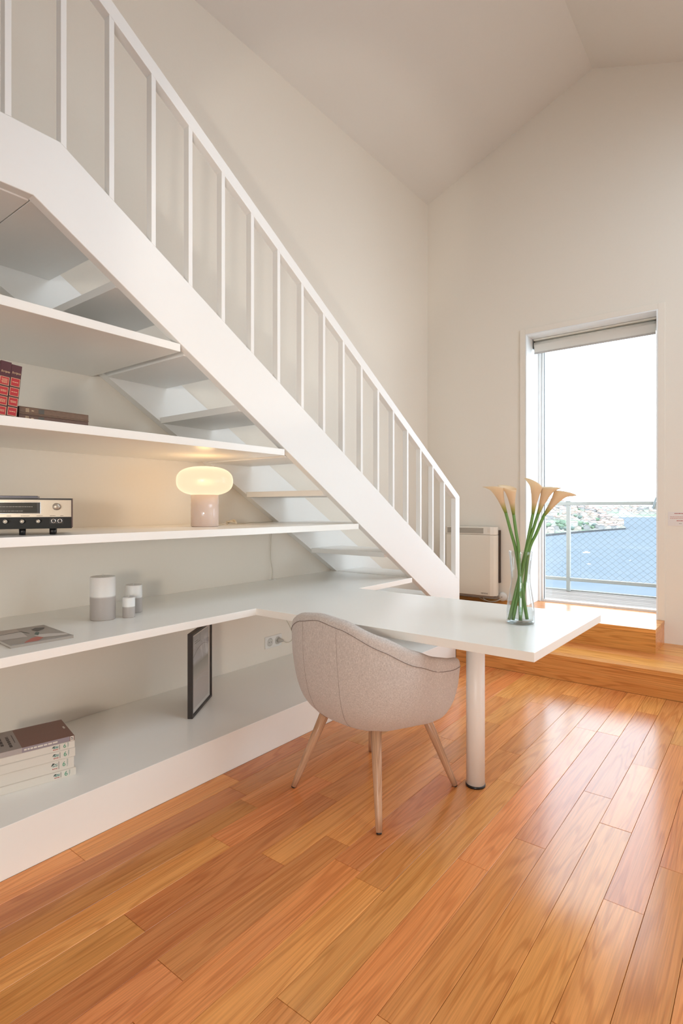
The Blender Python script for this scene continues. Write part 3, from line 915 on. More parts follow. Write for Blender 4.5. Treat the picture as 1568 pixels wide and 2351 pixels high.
# ------------------------------------------------------------------ vintage receiver
RANG = math.radians(63.6)
rd = empty('radio_receiver', (-2.080, 1.032, SH[0]), RANG)
tag(rd, 'vintage silver and black radio receiver with knobs on the lamp shelf', 'radio')
RW, RDp = .45, .24
Z0, Z1 = .023, .135
M['silver'] = add_noise(mat('brushed_silver', (.50, .44, .36), .38, .5, .6), 200, .04)
M['chrome'] = mat('chrome', (.75, .72, .68), .18, .5, 1.0)
M['charcoal'] = mat('charcoal_panel', (.018, .018, .016), .5, .25)
box('case', -RW, 0, .006, RDp, Z0, Z1, M['black'], rd, .002)
box('case_rim', -RW, 0, 0, .006, Z1 - .005, Z1, M['black'], rd)
box('side_trim', -.002, .002, -.001, RDp, Z0 + .004, Z1, mat('walnut_side', (.08, .04, .035), .4), rd)
box('silver_panel', -RW + .004, -.003, .001, .0062, .066, Z1 - .006, M['silver'], rd)
box('lower_panel', -RW + .004, -.003, .0015, .0062, Z0, .0650, M['charcoal'], rd)
dlp = (-.42, -.104)
box('dial_frame', dlp[0], dlp[1], -.0015, .002, .0775, .1215, M['chrome'], rd, .001)
dg = box('dial_window', dlp[0] + .002, dlp[1] - .002, -.0022, .0, .0797, .1193, mat('dial_glass', (.055, .050, .040), .15, .3), rd)
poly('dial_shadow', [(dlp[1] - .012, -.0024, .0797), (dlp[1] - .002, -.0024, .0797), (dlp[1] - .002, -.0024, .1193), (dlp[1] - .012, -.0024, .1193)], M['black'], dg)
poly('dial_pointer', [(-.2575, -.0026, .098), (-.2545, -.0026, .098), (-.2545, -.0026, .116), (-.2575, -.0026, .116)], mat('pointer', (.6, .57, .5), .4), dg)
SD_ = lambda x, y: (x, -.0026, y)
dashes('dial_scale', mat('scale_print', (.22, .20, .17), .5), dg, [(-.37, -.13, .104), (-.37, -.16, .088)], SD_, .003)
def knob(name, x, z, r, l, parent):
    k = MB().lathe([(r * 1.12, 0), (r * 1.12, l * .25), (r, l * .3), (r, l * .92), (r * .9, l)], 28).build(name, M['chrome'], parent, loc=(x, .002, z), rot=(PI / 2, 0, 0))
    MB().lathe([(r * .86, l), (r * .8, l + .0012), (.0005, l + .0004)], 28).build('knob_cap', M['silver'], k)
    mb = MB()
    for q in range(18):
        a = 2 * PI * q / 18
        mb.tube([(math.cos(a) * r, math.sin(a) * r, l * .35), (math.cos(a) * r, math.sin(a) * r, l * .9)], r * .06, 4)
    mb.build('knob_ribs', M['charcoal'], k)
knob('tuning_knob', -.053, .104, .0115, .022, rd)
for x in (-.374, -.321, -.268, -.2155, -.163, -.112):
    knob('control_knob', x, .0505, .0068, .018, rd)
dashes('panel_print', M['ink_dark'], rd, [(-.262, -.248, .0705), (-.212, -.198, .0705), (-.168, -.140, .0705), (-.118, -.098, .0705), (-.074, -.056, .0705), (-.04, -.03, .0705)], lambda x, y: (x, .0004, y), .0016)
jk = box('jack_plate', -.0745, -.030, .0, .003, .041, .061, M['black'], rd)
for x in (-.0625, -.0415):
    MB().lathe([(.0058, 0), (.0062, .0016), (.0078, .0016), (.0078, 0)], 24, cap=False).build('jack_ring', M['chrome'], jk, loc=(x, 0, .051), rot=(PI / 2, 0, 0))
for x, y in ((-.066, .03), (-RW + .05, .03), (-.066, RDp - .04), (-RW + .05, RDp - .04), (-.164, .02)):
    MB().lathe([(.010, 0), (.011, .012), (.011, Z0)], 16, (x, y, 0)).build('foot', M['black'], rd)
a_ = RANG; ca_, sa_ = math.cos(a_), math.sin(a_)
def rloc(x, y, z): return (-2.080 + ca_ * x - sa_ * y, 1.032 + sa_ * x + ca_ * y, SH[0] + z)
for x0, x1, lab in ((-.252, -.115, 'flat dark disc case lying on top of the radio receiver, right one'), (-.395, -.2555, 'flat dark disc case lying on top of the radio receiver, left one')):
    e = empty('disc_case', rloc(x1, .03, Z1), a_); tag(e, lab, 'case')
    w = x1 - x0
    box('lower_shell', -w, 0, 0, .14, 0, .0028, M['black'], e, .0005)
    box('clear_insert', -w + .001, -.001, .0005, .139, .0028, .0062, col('case_lilac', (.30, .28, .34), .25), e)
    box('lid', -w, 0, 0, .14, .0062, .0090, mat('dark_blue_lid', (.012, .009, .026), .2), e, .0005)

# ------------------------------------------------------------------ framed picture
fm = empty('framed_picture', (-2.316, 1.761, HP), math.radians(124.6))
tag(fm, 'black framed picture standing at an angle on the plinth under the desk', 'picture')
FW, FH, FT, FB = .345, .43, .026, .012
M['ebony'] = add_noise(mat('dark_brown_frame', (.030, .020, .015), .4), 60, .2)
box('frame_bar', 0, FB, 0, FT, 0, FH, M['ebony'], fm, .0008)
box('frame_bar', FW - FB, FW, 0, FT, 0, FH, M['ebony'], fm, .0008)
box('frame_bar', FB, FW - FB, 0, FT, 0, FB, M['ebony'], fm, .0008)
box('frame_bar', FB, FW - FB, 0, FT, FH - FB, FH, M['ebony'], fm, .0008)
box('backing', FB, FW - FB, .012, FT - .003, FB, FH - FB, M['ebony'], fm)
box('mat_board', FB, FW - FB, .009, .0118, FB, FH - FB, mat('mat_board', (.86, .80, .74), .8), fm)
pm = mat('grey_print', (.4, .4, .42), .5)
nt, N, L, b = nodes(pm)
tc = N.new('ShaderNodeTexCoord'); mp = N.new('ShaderNodeVectorMath'); mp.operation = 'MULTIPLY'; mp.inputs[1].default_value = (14, 1, 5)
L.new(tc.outputs['Object'], mp.inputs[0])
nz = N.new('ShaderNodeTexNoise'); nz.inputs['Scale'].default_value = 1.3; nz.inputs['Detail'].default_value = 5; nz.inputs['Distortion'].default_value = .8
L.new(mp.outputs[0], nz.inputs['Vector'])
sp = N.new('ShaderNodeSeparateXYZ'); L.new(tc.outputs['Object'], sp.inputs[0])
mr = N.new('ShaderNodeMapRange'); mr.inputs[1].default_value = .12; mr.inputs[2].default_value = .40
L.new(sp.outputs['Z'], mr.inputs[0])
r1 = N.new('ShaderNodeValToRGB'); e_ = r1.color_ramp.elements
e_[0].position = 0.0; e_[0].color = (.66, .57, .53, 1); e_[1].position = 1.0; e_[1].color = (.40, .41, .45, 1)
for pz, cl in ((.22, (.62, .54, .49, 1)), (.30, (.50, .48, .43, 1)), (.46, (.33, .32, .29, 1)), (.55, (.58, .59, .64, 1)), (.80, (.50, .51, .57, 1))):
    q = e_.new(pz); q.color = cl
L.new(mr.outputs[0], r1.inputs[0])
r2 = N.new('ShaderNodeValToRGB'); e2 = r2.color_ramp.elements
e2[0].position = .50; e2[0].color = (0, 0, 0, 1); e2[1].position = .60; e2[1].color = (1, 1, 1, 1)
L.new(nz.outputs['Fac'], r2.inputs[0])
msk = N.new('ShaderNodeValToRGB'); e3 = msk.color_ramp.elements
e3[0].position = .48; e3[0].color = (0, 0, 0, 1); e3[1].position = .56; e3[1].color = (.75, .75, .75, 1)
q = e3.new(.84); q.color = (.55, .55, .55, 1); q = e3.new(.95); q.color = (0, 0, 0, 1)
L.new(mr.outputs[0], msk.inputs[0])
mm = N.new('ShaderNodeMath'); mm.operation = 'MULTIPLY'; L.new(r2.outputs[0], mm.inputs[0]); L.new(msk.outputs[0], mm.inputs[1])
mx = N.new('ShaderNodeMix'); mx.data_type = 'RGBA'; mx.inputs['B'].default_value = (.88, .89, .94, 1)
L.new(mm.outputs[0], mx.inputs['Factor']); L.new(r1.outputs[0], mx.inputs['A']); L.new(mx.outputs['Result'], b.inputs['Base Color'])
pr_ = box('print', FB + .022, FW - FB - .030, .0086, .0092, FB + .020, FH - FB - .012, pm, fm)
for k, (za, zb_, sx) in enumerate(((.335, .300, .002), (.175, .150, .003), (.152, .142, .002))):
    MB().tube(smooth([(FB + .03, .0083, zb_), (.12, .0083, (za + zb_) / 2 + .012), (.22, .0083, za), (FW - .05, .0083, za - .02)]), .0010, 4).build('drawn_line', col('line_grey', (.12, .12, .13), .7) if k == 0 else col('line_white', (.75, .75, .77), .7), pr_)
dashes('print_type', M['ink_dark'], pr_, [(.06, .12, .375), (.06, .15, .365)], lambda x, y: (x, .0082, y), .004)
box('glazing', FB, FW - FB, .0062, .0074, FB, FH - FB, M['pane'], fm)

# ------------------------------------------------------------------ glass vase
VX, VY = -0.865, 2.397
vase = tag(None or empty('glass_vase', (VX, VY, HD)), 'clear waisted glass vase on the desk corner holding the calla lilies', 'vase')
op = [(.050, .0), (.0585, .003), (.0605, .010), (.0595, .05), (.0560, .085), (.0490, .130), (.0425, .170), (.0405, .195), (.0415, .225), (.0455, .270), (.0500, .312)]
ip = [(r - .0028, z) for r, z in op[3:]][::-1] + [(.054, .016), (.048, .011), (.002, .010)]
prv = op + [(.0495, .3140), (.0478, .3135)] + ip
MB().lathe(prv, 56).build('vase_body', M['vase'], vase)
MB().lathe([(.002, .0005), (.052, .0008), (.057, .0035), (.056, .008), (.046, .0095), (.002, .0092)], 48).build('vase_base', glass_thin('base_glass', (.88, .91, .90), 0.6), vase)

# ------------------------------------------------------------------ calla lilies
def petal_mat():
    m = mat('calla_petal', (.80, .55, .32), .5, .3)
    nt, N, L, b = nodes(m)
    tc = N.new('ShaderNodeTexCoord'); sp = N.new('ShaderNodeSeparateXYZ'); L.new(tc.outputs['Object'], sp.inputs[0])
    r = N.new('ShaderNodeValToRGB'); e = r.color_ramp.elements
    e[0].position = 0.0; e[0].color = (.22, .34, .05, 1); e[1].position = 1.0; e[1].color = (.97, .85, .64, 1)
    q = e.new(.17); q.color = (.60, .52, .16, 1); q = e.new(.34); q.color = (.92, .70, .45, 1); q = e.new(.7); q.color = (.95, .77, .53, 1)
    mr = N.new('ShaderNodeMapRange'); mr.inputs[1].default_value = 0.0; mr.inputs[2].default_value = .155
    L.new(sp.outputs['Z'], mr.inputs[0]); L.new(mr.outputs[0], r.inputs[0]); L.new(r.outputs[0], b.inputs['Base Color'])
    # thin petals let daylight through
    tl = N.new('ShaderNodeBsdfTranslucent'); L.new(r.outputs[0], tl.inputs[0])
    ms = N.new('ShaderNodeMixShader'); ms.inputs[0].default_value = .35
    L.new(b.outputs[0], ms.inputs[1]); L.new(tl.outputs[0], ms.inputs[2]); L.new(ms.outputs[0], N['Material Output'].inputs[0])
    return m
M['petal'] = petal_mat()
sg = mat('stem_green', (.12, .27, .045), .4)
nt, N, L, b = nodes(sg)
tc = N.new('ShaderNodeTexCoord'); mp = N.new('ShaderNodeVectorMath'); mp.operation = 'MULTIPLY'; mp.inputs[1].default_value = (260, 260, 3)
nz = N.new('ShaderNodeTexNoise'); nz.inputs['Scale'].default_value = 1; L.new(tc.outputs['Object'], mp.inputs[0]); L.new(mp.outputs[0], nz.inputs['Vector'])
mx = N.new('ShaderNodeMix'); mx.data_type = 'RGBA'; mx.inputs['A'].default_value = (.07, .20, .025, 1); mx.inputs['B'].default_value = (.20, .36, .08, 1)
L.new(nz.outputs['Fac'], mx.inputs['Factor']); L.new(mx.outputs['Result'], b.inputs['Base Color'])
M['stem'] = sg
M['spadix'] = mat('spadix_yellow', (.80, .55, .10), .7)
def spathe(length, flare, tipdir, lipl, seed):
    """calla spathe: rolled funnel, one side drawn out to a recurved tip"""
    rg = random.Random(seed)
    n, m_ = 34, 15
    vs = []; fs_ = []
    for i in range(m_ + 1):
        t = i / m_
        for k in range(n + 1):
            a = (k / n - .5) * 2 * PI * 1.06          # edges overlap in a roll
            w = .5 + .5 * math.cos(a)                  # 1 at the tip side, 0 at the overlap
            L_ = length * (.74 + .26 * w ** 1.5)
            z = L_ * t
            r = .0062 + (.0125 * t + flare * t ** 3.2 * (.45 + .75 * w)) * (1 + .03 * math.sin(3 * a + rg.random()))
            r *= 1 + .05 * (k / n - .5)
            curl = lipl * max(0, t - .78) / .22 * w ** 2
            rr = r + curl * .9
            zz = z - curl * .55
            vs.append((rr * math.cos(a + tipdir), rr * math.sin(a + tipdir), zz))
    w_ = n + 1
    for i in range(m_):
        for k in range(n):
            fs_.append((i * w_ + k, i * w_ + k + 1, (i + 1) * w_ + k + 1, (i + 1) * w_ + k))
    mb = MB(); mb._add(vs, fs_, True)
    return mb
A_ = math.atan2(.612, .791)      # world direction of image-right on the desk
lil = [  # bottom, mouth, head base, head top, tip dir, flare, length
    ((.022, .018, .016), (-.018, -.008, .316), (-.052, -.036, .480), (-.086, -.067, .600), A_ + PI, .020, .150, 'leftmost calla lily leaning left in the glass vase'),
    ((.004, -.012, .014), (-.004, -.012, .316), (-.024, -.018, .472), (-.036, -.028, .590), A_ + PI * .75, .018, .145, 'second calla lily from the left in the glass vase'),
    ((-.040, -.030, .014), (.016, .020, .316), (.042, .034, .474), (.054, .042, .610), A_ + PI, .019, .162, 'middle calla lily with its tip curled left in the vase'),
    ((-.026, -.022, .013), (.022, .012, .316), (.060, .046, .474), (.098, .076, .596), A_ + .25, .022, .155, 'second calla lily from the right in the glass vase'),
    ((-.012, .030, .014), (.029, .024, .316), (.080, .064, .468), (.146, .114, .578), A_, .024, .160, 'rightmost calla lily leaning right in the glass vase')]
for i, (b0, m0, h0, h1_, td, flare, ln, lab) in enumerate(lil):
    e = empty('calla_lily', (VX + b0[0], VY + b0[1], HD + b0[2])); tag(e, lab, 'flower', 'calla lilies in the vase')
    rl = lambda p: Vector((p[0] - b0[0], p[1] - b0[1], p[2] - b0[2]))
    hb = rl(h0); dirv = (rl(h1_) - hb).normalized()
    pts = smooth([(0, 0, 0), rl(m0) * .5 + Vector((0, 0, 0)), rl(m0), (rl(m0) + hb) * .5, hb, hb + dirv * .012], 6)
    MB().tube(pts, [.0074 - .0012 * k / len(pts) for k in range(len(pts))], 12).build('stem', M['stem'], e)
    q = dirv.to_track_quat('Z', 'Y')
    # express the wanted tip direction in the head's own frame
    v = q.inverted() @ Vector((math.cos(td), math.sin(td), 0))
    sp_ = spathe(ln, flare, math.atan2(v.y, v.x), .013, i + 3).build('spathe', M['petal'], e, loc=hb, rot=q.to_euler())
    so_ = sp_.modifiers.new('thick', 'SOLIDIFY'); so_.thickness = .0009
    MB().tube([(0, 0, .02), (0, 0, .05), (0, 0, .078)], [.003, .0042, .002], 8).build('spadix', M['spadix'], e, loc=hb, rot=q.to_euler())

# ------------------------------------------------------------------ storage heater
HX0, HX1, HZ0, HZ1, HY0 = -2.53, -2.015, .425, 1.068, 4.925
ht = empty('storage_heater', ((HX0 + HX1) / 2, YW, HZ0))
tag(ht, 'cream wall-mounted electric storage heater beside the foot of the stairs', 'heater')
hl = ht.location
def hpart(name, x0, x1, y0, y1, z0, z1, m, bevel=.002, parent=None, seg=2):
    return box(name, x0 - hl.x, x1 - hl.x, y0 - hl.y, y1 - hl.y, z0 - hl.z, z1 - hl.z, m, parent or ht, bevel, seg=seg)
bd = MB().prism([(HX0, 5.005), (HX0, HY0 + .02), (HX0 + .02, HY0), (HX1 - .05, HY0), (HX1 - .02, HY0 + .012), (HX1, HY0 + .04), (HX1, 5.005)], 'z', HZ0, HZ1 - .075)
bd.v = [rel(v, hl) for v in bd.v]
bd.build('body', M['cream'], ht, .003)
tp = MB().prism([(HX0, 5.005), (HX0, HY0 + .02), (HX0 + .02, HY0), (HX1 - .05, HY0), (HX1 - .02, HY0 + .012), (HX1, HY0 + .04), (HX1, 5.005)], 'z', HZ1 - .073, HZ1)
tp.v = [rel(v, hl) for v in tp.v]
cap = tp.build('top_cap', mat('cream_cap', (.82, .755, .665), .4), ht, .004)
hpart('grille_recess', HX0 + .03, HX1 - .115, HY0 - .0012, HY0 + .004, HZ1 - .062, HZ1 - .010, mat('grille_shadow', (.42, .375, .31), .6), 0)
for k in range(11):
    z = HZ1 - .060 + k * .0047
    hpart('grille_slat', HX0 + .03, HX1 - .115, HY0 - .0035, HY0 - .001, z, z + .0018, mat('grille_slat', (.60, .54, .46), .5) if k == 0 else bpy.data.materials['grille_slat'], 0)
hpart('control_flap', HX1 - .075, HX1 - .052, HY0 - .002, HY0 + .004, HZ1 - .05, HZ1 - .018, M['cream'], .002)
hpart('wall_bracket', HX1 - .03, HX1 + .012, 5.005, 5.034, HZ0 + .12, HZ1 - .03, mat('bracket_brown', (.05, .03, .02), .5), 0)
hpart('base_tray', HX0 + .02, HX1 - .03, HY0 + .03, 5.03, HZ0 - .022, HZ0, mat('tray_grey', (.36, .31, .28), .5), 0)
text_mesh('heater_lettering', 'SIEMENS', .0185, M['ink_dark'], ht, (HX1 - .105 - hl.x, HY0 - .0003 - hl.y, .021), (PI / 2, 0, 0))
pg = empty('heater_outlet', (-1.985, YW, .415), 0)
tag(pg, 'round white cable outlet on the wall beside the storage heater', 'outlet')
MB().lathe([(.043, 0), (.043, .010), (.038, .022), (.010, .026), (.001, .026)], 32).build('outlet_cover', M['plug'], pg, loc=(0, 0, 0), rot=(PI / 2, 0, 0))
MB().lathe([(.005, .0262), (.005, .0275), (.001, .0275)], 12).build('screw', mat('screw_grey', (.35, .31, .28), .5), pg, rot=(PI / 2, 0, 0))
MB().tube(smooth([(-.01, -.02, -.02), (-.05, -.035, -.042), (-.11, -.05, -.050), (-.16, -.06, -.03), (-.19, -.06, .012)]), .005, 8).build('cable', M['cord'], pg)
MB().tube(smooth([(-.13, -.055, -.045), (-.17, -.05, -.040), (-.24, -.045, -.012), (-.27, -.045, .010)]), .004, 8).build('cable', M['cord'], pg)

# ------------------------------------------------------------------ notice on the wall
sg_ = empty('wall_notice', (-.642, YW, 1.107)); tag(sg_, 'small paper notice with red text on the wall right of the door', 'notice')
box('sheet', 0, .17, -.0022, 0, 0, .108, mat('notice_paper', (.78, .72, .68), .5), sg_)
f_ = lambda x, y: (x, -.0026, y)
dashes('notice_print', M['ink_red'], sg_, [(.045, .125, .096)], f_, .006)
dashes('notice_print', mat('ink_red_pale', (.60, .30, .26), .6), sg_, [(.015, .155, .070), (.015, .155, .058)], f_, .0045)
dashes('notice_print', M['ink_red'], sg_, [(.060, .11, .040)], f_, .006)
dashes('notice_print', mat('ink_grey', (.30, .24, .22), .6), sg_, [(.075, .095, .018)], f_, .004)

# ------------------------------------------------------------------ roller blind
rb = empty('roller_blind', (-1.24, YW + .185, 2.75)); tag(rb, 'rolled-up white roller blind under the door lintel', 'blind')
bx0, bx1 = -.507, .497
MB().tube([(bx0, 0, .014), (bx1, 0, .014)], .034, 24).build('fabric_roll', mat('blind_fabric', (.80, .78, .72), .8), rb)
box('hanging_fabric', bx0 + .004, bx1 - .004, -.036, -.033, -.062, .012, bpy.data.materials['blind_fabric'], rb)
box('bottom_bar', bx0 + .004, bx1 - .004, -.041, -.029, -.075, -.058, mat('bar_grey', (.52, .49, .46), .4), rb, .003)
for x in (bx0 - .008, bx1 + .001):
    box('bracket', x, x + .007, -.03, .03, -.02, .063, M['galv'], rb)
box('head_rail', bx0, bx1, -.045, .05, .050, .064, mat('rail_cream', (.78, .76, .68), .5), rb, .002)

# ================================================================== BALCONY AND VIEW
GAL = mat('pale_galvanised', (.34, .34, .32), .5, .4)
bk = empty('balcony_deck', (-1.2, 5.9, .34)); tag(bk, 'narrow balcony deck of pale weathered boards outside the door', 'deck')
DK = wood('weathered_deck', (.13, .10, .08), (.20, .165, .14), (.25, .21, .18), 'X', .7, 1.0, 0.0, True, .3)
nb = 8; w = (6.33 - 5.445) / nb
for k in range(nb):
    y0 = 5.445 + k * w
    box('board', -2.6, 2.0, y0 + .004 - 5.9, y0 + w - .004 - 5.9, -.03, 0, DK, bk)
box('edge_beam', -2.6, 2.0, 6.334 - 5.9, 6.36 - 5.9, -.2, 0.012, GAL, bk)
rl_ = empty('balcony_railing', (-1.74, 6.30, .34)); tag(rl_, 'grey metal balcony railing with diamond wire mesh above the water', 'railing')
RY = 6.30
def rp(name, x0, x1, y0, y1, z0, z1, m=GAL, bevel=.003):
    return box(name, x0 + 1.74, x1 + 1.74, y0 - RY, y1 - RY, z0 - .34, z1 - .34, m, rl_, bevel)
rp('top_rail', -3.6, 2.0, RY - .02, RY + .03, 1.275, 1.310)
rp('lower_rail', -3.6, 2.0, RY - .015, RY + .02, .452, .487)
posts = (-2.62, -1.745, -.872, .0, .872, 1.74)
for p in posts:
    rp('post', p - .019, p + .019, RY - .018, RY + .024, .3405, 1.275)
    rp('post_cap', p - .024, p + .024, RY - .022, RY + .028, 1.310, 1.322)
mb = MB(); zl, zh = .487, 1.275; sp_ = .058
def wire(x0, s):
    xa, za, xb_, zb_ = x0, zl, x0 + s * (zh - zl) / .84, zh
    x_lo, x_hi = -2.6, 1.74
    def clip(xa, za, xb, zb):
        if xa > xb: xa, za, xb, zb = xb, zb, xa, za
        if xb <= x_lo or xa >= x_hi: return None
        if xa < x_lo: za += (zb - za) * (x_lo - xa) / (xb - xa); xa = x_lo
        if xb > x_hi: zb = za + (zb - za) * (x_hi - xa) / (xb - xa); xb = x_hi
        return xa, za, xb, zb
    c = clip(xa, za, xb_, zb_)
    if c:
        mb.tube([(c[0] + 1.74, .003 * s, c[1] - .34), (c[2] + 1.74, .003 * s, c[3] - .34)], .0013, 4, False)
x = -3.7
while x < 2.8:
    wire(x, 1); wire(x, -1); x += sp_ * 1.25
wm = mb.build('wire_mesh', mat('wire_grey', (.16, .17, .17), .5, .4), rl_)
wm['kind'] = 'stuff'
hk = empty('curved_handle', (-.905, 6.26, 1.255)); tag(hk, 'curved grey metal tube rising past the balcony top rail at the door edge', 'handle')
MB().tube(smooth([(-.022, 0, -.012), (-.010, 0, .035), (.003, 0, .080), (.024, 0, .112), (.055, 0, .122), (.085, 0, .108), (.10, 0, .075)]), .0095, 12).build('bent_tube', mat('steel_tube', (.24, .27, .28), .35, .5, .3), hk)
box('bracket', -.02, .02, 0.0, .02, -.02, .02, GAL, hk)

# ------------------------------------------------------------------ river, shores
FWV = Vector((-math.sin(YAW), math.cos(YAW), 0)); RTV = Vector((math.cos(YAW), math.sin(YAW), 0))
ZW = -43.75
def far(d, a, z): return FWV * d + RTV * (a * d) + Vector((0, 0, z))
wmat = mat('river_water', (.110, .150, .185), .9, .0)
nt, N, L, b = nodes(wmat)
tc = N.new('ShaderNodeTexCoord'); nz = N.new('ShaderNodeTexNoise'); nz.inputs['Scale'].default_value = .045; nz.inputs['Detail'].default_value = 6
L.new(tc.outputs['Object'], nz.inputs['Vector'])
mx = N.new('ShaderNodeMix'); mx.data_type = 'RGBA'; mx.inputs['A'].default_value = (.104, .126, .146, 1); mx.inputs['B'].default_value = (.145, .160, .174, 1)
L.new(nz.outputs['Fac'], mx.inputs['Factor']); L.new(mx.outputs['Result'], b.inputs['Base Color'])
wt = [far(15, -2.5, ZW), far(15, 4.5, ZW), far(3600, 2.2, ZW), far(3600, -1.2, ZW)]
me = bpy.data.meshes.new('river'); me.from_pydata([tuple(p) for p in wt], [], [(0, 1, 2, 3)]); me.update()
rv = link('river', me, wmat); tag(rv, 'pale blue river far below the balcony', 'river'); rv['kind'] = 'stuff'

land_m = mat('hillside', (.15, .145, .115), .95, .05)
nt, N, L, b = nodes(land_m)
tc = N.new('ShaderNodeTexCoord'); nz = N.new('ShaderNodeTexNoise'); nz.inputs['Scale'].default_value = .018; nz.inputs['Detail'].default_value = 7
L.new(tc.outputs['Object'], nz.inputs['Vector'])
r = N.new('ShaderNodeValToRGB'); e = r.color_ramp.elements
e[0].position = .36; e[0].color = (.13, .165, .115, 1); e[1].position = .62; e[1].color = (.27, .255, .235, 1)
q = e.new(.48); q.color = (.19, .20, .155, 1)
L.new(nz.outputs['Fac'], r.inputs[0]); L.new(r.outputs[0], b.inputs['Base Color'])
TIP = .512
def shore(a): return 850 + max(0, a - .36) * 1900 + max(0, .36 - a) * 350
def crest(a):
    if a < .40: return 61 + 3 * math.sin(a * 40)
    if a > TIP: return 3
    t = (TIP - a) / (TIP - .40)
    return 4 + 57 * t ** .8
def depth_(a): return 30 + 720 * min(1, max(0, (TIP - a) / .11)) ** .9
def near_h(a, s):  # height over the water, s 0 shore .. 1 far
    base = 4.0 if s > .012 else 2.5
    t = max(0, (s - .10) / .75)
    return base + (crest(a) - 4) * min(1, t) ** 1.1
A0, NA_, NS = -.55, 90, 16
vs = []; fs_ = []
for i in range(NA_ + 1):
    a = A0 + (TIP - A0) * i / NA_
    for k in range(-1, NS + 1):
        s = max(0, k) / NS
        d = shore(a) + depth_(a) * s
        vs.append(tuple(far(d, a, ZW + (-1 if k == -1 else near_h(a, s)))))
w_ = NS + 2
for i in range(NA_):
    for k in range(NS + 1):
        fs_.append((i * w_ + k, (i + 1) * w_ + k, (i + 1) * w_ + k + 1, i * w_ + k + 1))
me = bpy.data.meshes.new('headland'); me.from_pydata(vs, [], fs_); me.update()
me.polygons.foreach_set('use_smooth', [True] * len(fs_))
tag(link('headland', me, land_m), 'hazy built-up headland across the river, left in the door view', 'hill')
vs = []; fs_ = []
def far_h(s): return 3 if s < .05 else 3 + 52 * min(1, (s - .05) / .8)
for i in range(61):
    a = -1.0 + 3.0 * i / 60
    for k in range(9):
        s = k / 8
        vs.append(tuple(far(2560 + 900 * s, a, ZW + (far_h(s) + 5 * math.sin(a * 23) * s if k else -1))))
for i in range(60):
    for k in range(8):
        fs_.append((i * 9 + k, (i + 1) * 9 + k, (i + 1) * 9 + k + 1, i * 9 + k + 1))
me = bpy.data.meshes.new('far_shore'); me.from_pydata(vs, [], fs_); me.update()
tag(link('far_shore', me, land_m), 'low hazy far shore beyond the river at the horizon', 'hill')
# quay wall along the headland
qv = []; qf = []
for i in range(41):
    a = .30 + (TIP - .30) * i / 40
    for off, z in ((-2.5, -1), (-2.5, 3.2), (1.5, 3.4)):
        qv.append(tuple(far(shore(a) + off, a, ZW + z)))
for i in range(40):
    for k in range(2):
        qf.append((i * 3 + k, (i + 1) * 3 + k, (i + 1) * 3 + k + 1, i * 3 + k + 1))
me = bpy.data.meshes.new('quay_wall'); me.from_pydata(qv, [], qf); me.update()
tag(link('quay_wall', me, mat('quay_stone', (.075, .075, .078), .9, .1)), 'dark stone quay wall along the waterline of the headland', 'quay')

wallm = [mat('house_wall_%d' % i, c, .9, .1) for i, c in enumerate(((.42, .40, .37), (.33, .31, .28), (.40, .34, .29), (.26, .25, .24)))]
roofm = [mat('house_roof_%d' % i, c, .9, .1) for i, c in enumerate(((.31, .195, .160), (.29, .20, .175), (.24, .215, .205), (.34, .235, .185)))]
def house_mesh(w, d, h, rh):
    wm_ = MB(); wm_.prism([(-w / 2, -2), (w / 2, -2), (w / 2, h), (0, h + rh), (-w / 2, h)], 'y', -d / 2, d / 2)
    rm_ = MB()
    for s in (-1, 1):
        rm_.prism([(s * (w / 2 + .5), h - .35), (0, h + rh + .05), (0, h + rh + .5), (s * (w / 2 + .5), h + .15)], 'y', -d / 2 - .5, d / 2 + .5)
    a = bpy.data.meshes.new('house_walls'); a.from_pydata(wm_.v, [], wm_.f)
    b_ = bpy.data.meshes.new('house_roof'); b_.from_pydata(rm_.v, [], rm_.f)
    a.update(); b_.update()
    return a, b_
protos = []
for i in range(8):
    hs = random.Random(40 + i)
    A, B = house_mesh(hs.uniform(8, 14), hs.uniform(9, 18), hs.uniform(5, 10), hs.uniform(1.8, 3.2))
    A.materials.append(wallm[i % 4]); B.materials.append(roofm[(i * 3 + i // 4) % 4])
    protos.append((A, B))
rg = random.Random(77)
ROOFW = ('terracotta', 'brownish', 'grey', 'orange')
WALLW = ('white', 'pale grey', 'peach', 'grey')
spots_ = []
def free_spot(p, r):
    if any((p - q).length < r + r2 for q, r2 in spots_): return False
    spots_.append((p, r)); return True
def where(a):
    x = 784 + 1274.2 * a
    return 'hidden by the lilies' if x < 1246 else 'left of the railing post' if x < 1300 else 'just right of the railing post' if x < 1350 else 'mid headland' if x < 1400 else 'near the tip of the headland'
def put_house(d, a, z, sc, place, group):
    i = rg.randrange(8); A, B = protos[i]
    p = far(d, a, z)
    if not free_spot(Vector((p.x, p.y, 0)), 6.2 * sc): return False
    o = bpy.data.objects.new('house', A); COL.objects.link(o)
    o.location = p; o.rotation_euler = (0, 0, YAW + rg.uniform(-.35, .35) + (PI / 2 if rg.random() < .6 else 0)); o.scale = (sc, sc, sc)
    tag(o, '%s house with %s roof %s' % (WALLW[i % 4], ROOFW[(i * 3 + i // 4) % 4], place), 'house', group)
    rf_ = bpy.data.objects.new('roof', B); COL.objects.link(rf_); rf_.parent = o
    return True
n = 0; tries = 0
